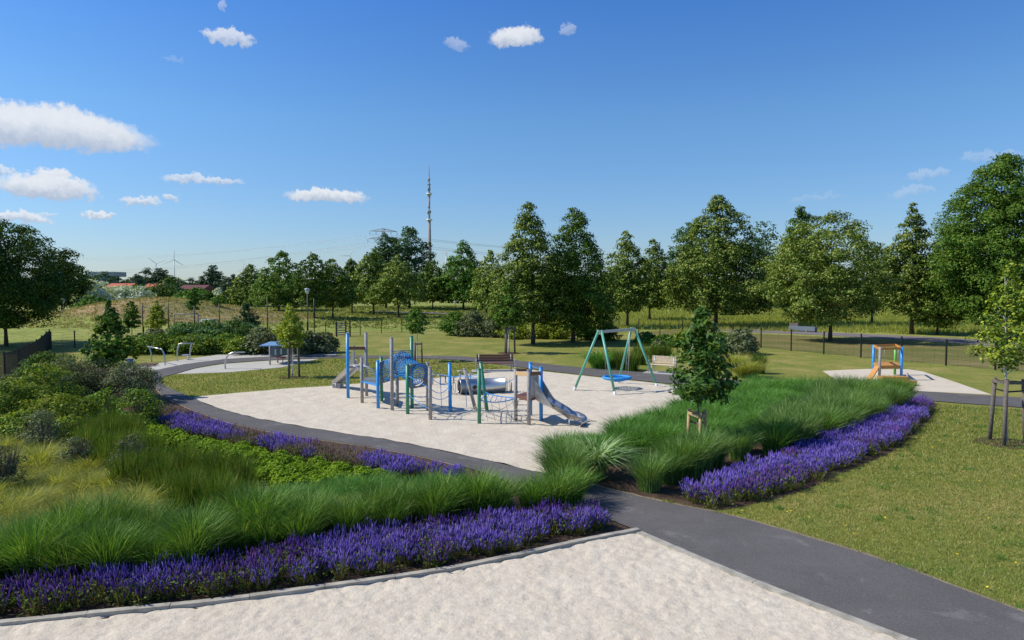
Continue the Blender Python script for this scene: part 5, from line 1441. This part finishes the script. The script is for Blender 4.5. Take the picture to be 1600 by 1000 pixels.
s3 = P(1419, 602); MB().box(lc(Vector((s3.x, s3.y - .1, .13))), (.42, .42, .22)).build('step_deck', M['orange'], t, .01)
q = P(1428, 601); MB().tube([lc(q - Vector((0, 0, .05))), lc(q + Vector((0, 0, .22)))], .055, 14).build('post', M['blue'], t)
q = P(1417.5, 597); MB().tube([lc(q - Vector((0, 0, .05))), lc(q + Vector((0, 0, .42)))], .045, 14).build('post', M['greywood'], t)
for u, v_, k in ((b1, b3, .35), (b1, b3, .5), (b3, b4, .45)):
    a_ = u.lerp(v_, k); MB().tube([lc(Vector((a_.x, a_.y, zf))), lc(Vector((a_.x, a_.y, zt_)))], .012, 6).build('rod', M['dullsteel'], t)

# ---- fitness equipment
def arch(name, label, pa, pb, py_top, bend, m='steel', r=.04, extra=None):
    a = P(*pa); b = P(*pb); t = thing(name, label, 'fitness equipment', (a + b) / 2, 0, 'steel fitness frames'); lcl = lambda v: Vector(v) - t.location
    z = AT(0, py_top, (a.y + b.y) / 2).z; tops = []
    for q_, s_ in ((a, bend[0]), (b, bend[1])):
        pts = [q_ - Vector((0, 0, .1))] + [Vector((q_.x + s_ * (1 - math.cos(u * math.pi / 2)), q_.y + .1 * (1 - math.cos(u * math.pi / 2)), z * (.25 + .75 * math.sin(u * math.pi / 2)))) for u in np.linspace(0, 1, 9)]
        MB().tube([lcl(v) for v in pts], r, 10).build('post', M[m], t); tops.append(pts[-1])
    MB().tube([lcl(tops[0]), lcl(tops[1])], r * .9, 10).build('bar', M[m], t)
    return t, lcl


t, lcl = arch('pull_up_station', 'lower steel bar frame with curved posts at the left end of the fitness corner', (237, 566), (258, 571), 543.5, (-.28, -.28))
for dx, dy in ((-.1, -.45), (-.05, -.85)): MB().box(lcl(P(243, 570) + Vector((dx, dy, .1))), (.9, .24, .07)).build('step_board', M['brown'], t, .01)
t, lcl = arch('leg_press_station', 'taller steel arch frame with a leg rest, second from the left in the fitness corner', (277, 564.5), (297, 563), 536.5, (.15, .15))
MB().box(lcl(P(292, 562) + Vector((0, -.1, .27))), (.4, .3, .1)).build('leg_rest', M['dullsteel'], t, .03); MB().tube([lcl(P(294, 563)), lcl(P(294, 563) + Vector((0, 0, .25)))], .03, 8).build('leg_rest_pole', M['dullsteel'], t)
a = P(352, 576.5); t = thing('fitness_pole', 'single curved steel pole bent over to the right between path and lawn', 'fitness pole', a)
zz = AT(0, 551, a.y).z
MB().tube([Vector((0, 0, -.1)), Vector((.0, 0, zz * .45)), Vector((.08, 0, zz * .7)), Vector((.22, 0, zz * .9)), Vector((.42, 0, zz * 1.0)), Vector((.7, 0, zz * 1.01))], .045, 12).build('pole', M['steel'], t)
MB().box((.86, 0, zz * 1.02), (.42, .18, .05)).build('handle', M['dullsteel'], t, .015)
# picnic like step table at far left and blue bin
b = P(203, 573); t = thing('litter_bin', 'small blue bin half hidden in the bushes left of the fitness corner', 'bin', b)
MB().tube([(0, 0, 0), (0, 0, .42)], [.15, .18], 16).build('body', M['bin'], t); MB().tube([(0, 0, .42), (0, 0, .45)], [.195, .19], 16).build('rim', M['panel'], t)
# information shelter
a = P(422, 570.5); b = P(455, 566.5); cS = (a + b) / 2
t = thing('information_shelter', 'small shelter with a blue grey roof and dark boards showing pale posters', 'shelter', cS); lcl = lambda v: Vector(v) - t.location
zr_ = AT(0, 539.5, cS.y).z; wd = (463 - 405) * cS.y / F
for q_ in (a, b, a + Vector((.05, 1.1, 0)), b + Vector((.05, 1.1, 0))):
    MB().tube([lcl(q_ - Vector((0, 0, .1))), lcl(Vector((q_.x, q_.y, zr_)))], .045, 10).build('post', M['greywood'], t)
MB().box(lcl((cS.x - .05, cS.y + .55, zr_ + .03)), (wd, 1.7, .06), Matrix.Rotation(rad(3), 3, 'X')).build('roof', M['blueroof'], t, .01)
MB().box(lcl((cS.x - .15, cS.y + .55, zr_ + .14)), (.12, 1.3, .16)).build('roof_ridge', M['blueroof'], t, .01)
bd = MB().bar(lcl(Vector((a.x + .06, a.y + .02, zr_ - .35))), lcl(Vector((b.x, b.y + .02, zr_ - .33))), .04, .55).build('board', M['panel'], t, .005)
for u in (.18, .45, .78):
    c_ = a.lerp(b, u); MB().box(lcl((c_.x + .05, c_.y - .012, zr_ - .34)), (.18, .012, .32)).build('poster', M['paper'], bd)
for i, (xx_, yy_) in enumerate(((434, 567), (442, 568.5))):
    p = P(xx_, yy_); t = thing('round_stool', ['left round red stool under the information shelter', 'right round red stool under the information shelter'][i], 'stool', p, 0, 'red stools at the shelter')
    MB().tube([(0, 0, -.05), (0, 0, .32)], .03, 8).build('pole', M['dullsteel'], t); MB().tube([(0, 0, .32), (0, 0, .38)], .17, 18).build('seat', M['red'], t)

# ---- goals
for (xa, xb, yb_, yt_, Y, lb, m_) in ((272, 310, 509, 490.5, 64, 'soccer goal with grey frame in front of the hill', 'panel'), (315, 341, 512, 500, 66, 'low blue barred goal behind the willow hedge', 'blueroof')):
    a = AT(xa, yb_, Y); b = AT(xb, yb_, Y); zt2 = AT(0, yt_, Y).z; z0 = hz(a.x, Y); t = thing('soccer_goal', lb, 'goal', ((a.x + b.x) / 2, Y, z0)); Wd = b.x - a.x; hh = zt2 - z0
    for x in (-Wd / 2, Wd / 2): MB().tube([(x, 0, 0), (x, 0, hh)], .05, 8).build('post', M[m_], t)
    MB().tube([(-Wd / 2, 0, hh), (Wd / 2, 0, hh)], .05, 8).build('crossbar', M[m_], t)
    n_ = MB()
    for k in range(13): x = -Wd / 2 + Wd * k / 12; n_.tube([(x, .05, hh), (x, .8, 0)], .008, 4, cap=False)
    for k in range(7): n_.tube([(-Wd / 2, .05 + .125 * k, hh * (1 - k / 6)), (Wd / 2, .05 + .125 * k, hh * (1 - k / 6))], .008, 4, cap=False)
    n_.build('net', M['dullsteel'], t)


# ---- fences
def fence(name, label, pts, h, nwire=7, r=.03, wr=.004, vert=None, m='black', posts=None, solid=False):
    base = Vector(pts[0]); t = thing(name, label, 'fence', base)
    for p in pts:
        q_ = Vector(p) - base; MB().box(q_ + Vector((0, 0, h / 2 + .02)), (r * 1.4, r * 2, h + .1)).build('post', M[m], t, .004)
    for a, b in zip(pts, pts[1:]):
        a = Vector(a) - base; b = Vector(b) - base; mb = MB()
        for k in range(nwire): z = .06 + (h - .1) * k / (nwire - 1); mb.bar(a + Vector((0, 0, z)), b + Vector((0, 0, z)), wr * 2, wr * 2)
        n = int((b - a).length / vert) if vert else 0
        for k in range(1, n): c = a.lerp(b, k / n); mb.bar(c + Vector((0, .006, .04)), c + Vector((0, .006, h - .02)), wr * 1.5, wr * 1.5, Vector((1, 0, 0)))
        mb.build('mesh_panel', M[m], t)
    return t


fr = [P(a, b) for a, b in ((967, 519), (998, 521), (1031, 524), (1066, 527), (1104, 532), (1145, 537.5), (1189, 543.5), (1236, 548.5), (1287, 553.5), (1345, 559), (1408, 565.5), (1478, 571.5), (1555, 578.5), (1640, 586.5), (1735, 596))]
fence('mesh_fence', 'black mesh fence with square posts running in front of the park road on the right', fr, 1.42, 5, .045, .0022, .5)
fm = [P(a, b) for a, b in ((547, 525), (563, 524), (596, 521), (628, 519.5), (660, 518), (691, 517), (730, 516.5), (768, 516.5), (806, 517))]
fence('mesh_fence', 'black mesh fence from the gate to the tall lindens behind the lawn', fm, 1.35, 7, .04, .004, .5)
fl_ = [P(a, b) for a, b in ((80, 546), (117, 544), (150, 541), (185, 538), (225, 536), (265, 533.5), (304, 531), (343, 529), (380, 528), (418, 527), (455, 526), (480, 525.5), (509, 525), (525, 525))]
fence('mesh_fence', 'low black mesh fence from the left corner past the hedge to the gate', fl_, 1.2, 7, .04, .004, .5)
fb = [P(-95, 640), P(-30, 612), P(8, 598), P(30, 588), P(46, 578), P(58, 569), P(66, 560), P(73, 551), P(78, 546)]
fence('mesh_fence', 'black mesh fence seen almost end on at the left edge of the photo', [Vector((p.x, p.y, 0)) for p in fb], 1.35, 24, .035, .006, .06)
# tall ball fence by the goals
def tallfence():
    xs_ = [(167, 470, 60), (223, 474, 61), (263, 470, 61.5), (304, 478, 62), (343, 474, 62.5), (418, 466, 64), (491, 466, 66)]
    pts = [Vector((AT(a, 500, Y).x, Y, hz(AT(a, 500, Y).x, Y))) for a, _, Y in xs_]; t = thing('ball_fence', 'tall thin ball stop fence between the hedge and the goals', 'fence', pts[0])
    for p, (a, yt_, Y) in zip(pts, xs_): MB().tube([p - pts[0], p - pts[0] + Vector((0, 0, AT(0, yt_, Y).z - p.z))], .045, 8).build('post', M['black'], t)
    for a, b in zip(pts, pts[1:]):
        mb = MB()
        for k in range(8): mb.tube([a - pts[0] + Vector((0, 0, .1 + k * .36)), b - pts[0] + Vector((0, 0, .1 + k * .36))], .005, 4, cap=False)
        mb.build('wire_mesh', M['dullsteel'], t)


tallfence()
# gate
a = P(526, 526.5); b = P(547, 525.5); t = thing('park_gate', 'wooden rail gate with dark posts in the back fence left of the climbing structure', 'gate', (a + b) / 2, math.atan2((b - a).y, (b - a).x)); L = (b - a).length
for x in (-L / 2, L * .18, L / 2): MB().box((x, 0, .68), (.10, .10, 1.36)).build('post', M['black'], t, .01)
rb = MB()
for k in range(6): rb.box((-L * .16, -.02, .18 + k * .2), (L * .62, .03, .09))
rb.build('rail_panel', M['greywood'], t, .004)
r2 = MB()
for k in range(5): r2.box((L * .34, -.02, .2 + k * .24), (L * .28, .03, .04))
r2.build('side_panel', M['black'], t)


# ---- street lamps
def lamp(x_, yb_, yt_, label, Y=None, src=None):
    p = P(x_, yb_) if Y is None else AT(x_, yb_, Y); p.z = hz(p.x, p.y); h = AT(0, yt_, p.y).z - p.z
    t = thing('street_lamp', label, 'street lamp', p, 0, 'black park lamps')
    MB().tube([(0, 0, -.1), (0, 0, .9), (0, 0, 1.0), (0, 0, h - .62)], [.085, .08, .05, .045], 12).build('pole', M['black'], t)
    hd = MB().tube([(0, 0, h - .62), (0, 0, h - .55), (0, 0, h - .14)], [.06, .13, .25], 8).build('lantern', M['lampglass'], t)
    MB().tube([(0, 0, h - .14), (0, 0, h - .10), (0, 0, h)], [.32, .30, .06], 16).build('lamp_cap', M['dullsteel'], t)
    return t


lamp(481, 517, 450, 'tall black park lamp with a white lantern left of the gate')
lamp(100, 498, 466, 'small park lamp beside the pale path left of the hill', 100)
lamp(277, 480, 463, 'distant park lamp right of the hill top', 150); lamp(312, 481, 463, 'distant park lamp near the dark red building', 155)
lamp(711, 488, 470, 'distant park lamp below the fresh green maple', 120)
# small sign post
p = AT(101, 500, 92); t = thing('path_sign', 'small dark sign on a post beside the pale path on the left', 'sign', (p.x, p.y, hz(p.x, p.y)))
MB().tube([(0, 0, 0), (0, 0, 1.3)], .03, 6).build('post', M['dullsteel'], t); MB().box((0, -.05, 1.1), (.9, .04, .4)).build('plate', M['panel'], t)

# ---- transmitter mast
Y = 1200; p = AT(671.5, 450, Y); t = thing('transmitter_mast', 'very tall slender grey transmitter mast with two ring platforms rising behind the trees', 'tower', (p.x, Y, 0))
z = lambda py: AT(0, py, Y).z
MB().tube([(0, 0, 0), (0, 0, z(405)), (0, 0, z(344))], [4.4, 3.4, 2.3], 20).build('shaft', M['mast'], t)
for py in (343.5, 303): 
    r_ = MB().tube([(0, 0, z(py) - 1.2), (0, 0, z(py) + 1.2)], 5.2 if py > 320 else 5.0, 20).build('platform', M['white'], t)
    MB().tube([(0, 0, z(py) - 3.2), (0, 0, z(py) - 1.2)], [2.2, 4], 16).build('platform_base', M['mast'], r_)
MB().tube([(0, 0, z(344)), (0, 0, z(303))], [1.7, 1.4], 14).build('upper_shaft', M['mast'], t)
MB().tube([(0, 0, z(303)), (0, 0, z(275))], [1.2, .9], 12).build('antenna_column', M['mast'], t)
MB().tube([(0, 0, z(275)), (0, 0, z(267)), (0, 0, z(258))], [.6, .5, .3], 10).build('antenna_tip', M['mast'], t)
rd = random.Random(4)
for k in range(26):
    py = rd.uniform(278, 338); a = rd.uniform(0, 6.28); rr_ = 2.4 if py > 303 else 1.9
    MB().box((math.cos(a) * rr_, math.sin(a) * rr_, z(py)), (1.5, 1.5, rd.uniform(2, 5))).build('antenna', M['white'] if rd.random() < .55 else M['panel'], t)

# ---- lattice pylon with its lines
Y = 330.; p = AT(600, 450, Y); t = thing('lattice_pylon', 'steel lattice power pylon whose cross arms stick out of the grey green poplars', 'power pylon', (p.x, Y, 0), rad(24))
z = lambda py: AT(0, py, Y).z
zt3 = z(357); mb = MB()
def wdt(zz): return 3.4 * (1 - zz / zt3) + .9
lv = [zt3 * k / 11 for k in range(12)]
for sx in (-1, 1):
    for sy in (-1, 1): mb.tube([(sx * wdt(a) / 2 * 1, sy * wdt(a) / 2, a) for a in lv], .10, 5)
for a, b in zip(lv, lv[1:]):
    for sx, sy, tx_, ty_ in ((-1, -1, 1, -1), (1, -1, 1, 1), (1, 1, -1, 1), (-1, 1, -1, -1)):
        mb.tube([(sx * wdt(a) / 2, sy * wdt(a) / 2, a), (tx_ * wdt(b) / 2, ty_ * wdt(b) / 2, b)], .06, 4); mb.tube([(sx * wdt(b) / 2, sy * wdt(b) / 2, b), (tx_ * wdt(a) / 2, ty_ * wdt(a) / 2, a)], .06, 4)
mb.build('lattice_tower', M['dullsteel'], t)
arms = []
for zz, half in ((z(362), 6.6), (z(374), 7.6)):
    for s_ in (-1, 1):
        mb = MB(); 
        for sy in (-.45, .45): mb.tube([(0, sy, zz), (s_ * half, 0, zz + .15)], .10, 5); mb.tube([(0, sy, zz + 1.5), (s_ * half, 0, zz + .2)], .10, 5)
        for k in range(1, 7):
            u = k / 7; mb.tube([(s_ * half * u, .45 * (1 - u), zz + .15 * u), (s_ * half * u, .45 * (1 - u), zz + 1.5 - 1.3 * u)], .06, 4); mb.tube([(s_ * half * u, -.45 * (1 - u), zz + .15 * u), (s_ * half * (u - 1 / 7), -.45 * (1 - u), zz + 1.5 - 1.3 * (u - 1 / 7))], .06, 4)
        am = mb.build('cross_arm', M['dullsteel'], t)
        for u in (.55, 1.0):
            MB().tube([(s_ * half * u, 0, zz), (s_ * half * u, 0, zz - 1.4)], .12, 6).build('insulator', M['panel'], am); arms.append((s_ * half * u, 0, zz - 1.4))
cs_, sn_ = math.cos(rad(24)), math.sin(rad(24))
ends = [(-40, 428, 620.), (-40, 434, 620.), (-40, 425, 640.), (-40, 431, 640.), (-40, 398, 600.), (-40, 404, 600.), (-40, 400, 620.), (-40, 395, 620.)]
for i, ((ax_, ay_, az_), (ex, ey, eY)) in enumerate(zip(arms, [ends[4], ends[5], ends[6], ends[7], ends[0], ends[1], ends[2], ends[3]])):
    a = Vector((p.x + ax_ * cs_, Y + ax_ * sn_, az_)); b = AT(ex, ey, eY); sag = 7 if i < 4 else 6
    pts = [a.lerp(b, k / 30) - Vector((0, 0, sag * 4 * (k / 30) * (1 - k / 30))) for k in range(31)]
    tag(MB().tube(pts, .03 if i < 4 else .045, 4, cap=False).build('power_line', M['dullsteel']), 'thin power line cable sagging from the pylon arms toward the left horizon', 'power line', 'power line cables')
    c = Vector((a.x + 330, a.y + 10 + i * 3, a.z - 4)); pts = [a.lerp(c, k / 24) - Vector((0, 0, 9 * 4 * (k / 24) * (1 - k / 24))) for k in range(25)]
    tag(MB().tube(pts, .03, 4, cap=False).build('power_line', M['dullsteel']), 'thin power line cable sagging from the pylon arms behind the mast to the right', 'power line', 'power line cables going right')


# ---- wind turbines
def turbine(x_, yh, blade, Y, ang, yaw, label, Ll):
    p = AT(x_, yh, Y); t = thing('wind_turbine', label, 'wind turbine', (p.x, Y, 0), yaw, 'wind turbines on the horizon'); z_ = p.z
    MB().tube([(0, 0, 0), (0, 0, z_)], [2.4, 1.4], 12).build('tower', M['white'], t)
    n_ = MB().box((0, 1.5, z_ + .5), (3, 8, 3.4)).build('nacelle', M['white'], t, .6); 
    MB().tube([(0, -2.6, z_ + .5), (0, -4.2, z_ + .5)], [1.6, .6], 12).build('hub', M['white'], t)
    for k in range(3):
        a = rad(ang + 120 * k); d = Vector((math.sin(a), 0, math.cos(a))); c = Vector((0, -3.4, z_ + .5))
        MB().tube([c, c + d * Ll * .2, c + d * Ll * .6, c + d * Ll], [.8, 1.4, .9, .25], 6).build('blade', M['white'], t)


turbine(272, 406, 0, 2500, 4, rad(20), 'nearest white wind turbine on the left horizon with one blade straight up', 46)
turbine(244, 412, 0, 2900, -50, rad(15), 'wind turbine left of the nearest one behind the bushy trees', 46)
turbine(546, 400, 0, 2300, 30, rad(20), 'wind turbine above the trees right of the street lamp', 36)
turbine(697, 396, 0, 2600, 40, rad(-15), 'wind turbine right of the transmitter mast', 32)
turbine(380, 421, 0, 3300, 10, rad(20), 'small far wind turbine above the left end of the linden row', 44)

# ---- buildings
def hall(x0, x1, yt_, yb_, Y, name, label, m, roof=None, rh=0, dp=20, stripes=None):
    a = AT(x0, yb_, Y); b = AT(x1, yb_, Y); Wd = b.x - a.x; hh = AT(0, yt_, Y).z; t = thing(name, label, 'building', ((a.x + b.x) / 2, Y, 0))
    MB().box((0, dp / 2, hh / 2), (Wd, dp, hh)).build('wall', M[m], t)
    if rh:
        MB().add([(-Wd / 2 - .5, -.6, hh - .1), (Wd / 2 + .5, -.6, hh - .1), (Wd / 2 + .5, dp + .6, hh - .1), (-Wd / 2 - .5, dp + .6, hh - .1), (-Wd / 2 - .5, dp / 2, hh + rh), (Wd / 2 + .5, dp / 2, hh + rh)],
                 [(0, 1, 5, 4), (2, 3, 4, 5), (0, 4, 3), (1, 2, 5), (3, 2, 1, 0)]).build('roof', M[roof], t)
    elif roof: MB().box((0, dp / 2, hh + .6), (Wd + .6, dp + .6, 1.2)).build('roof', M[roof], t)
    n = max(2, int(Wd / 5))
    for k in range(n):
        x = -Wd / 2 + Wd * (k + .5) / n; w_ = MB().box((x, -.02, hh * .5), (1.4, .12, 1.3)).build('window', M['glass'], t); MB().box((x, -.1, hh * .5 - .75), (1.6, .15, .1)).build('sill', M['white'], w_)
    return t


t = hall(122, 158, 431, 452, 420, 'industrial_hall', 'pale green industrial hall with a grey upper storey on the left horizon', 'greenwall', None)
MB().box((3, 14, AT(0, 428, 420).z), (16, 14, 3.0)).build('upper_storey', M['concrete'], t)
hall(167, 200, 448.2, 452, 190, 'red_roofed_house', 'long low house with a red tiled roof left of the bushy trees', 'plaster', 'rooftile', 1.0, 6)
hall(226, 246, 448.4, 452, 195, 'red_roofed_house', 'second red tiled roof partly hidden by dark bushes', 'plaster', 'rooftile', 1.0, 6)
hall(281, 317, 451, 462, 200, 'dark_red_house', 'dark red house half hidden by bushes left of the linden rows', 'darkred', 'darkred', 1.1, 7)
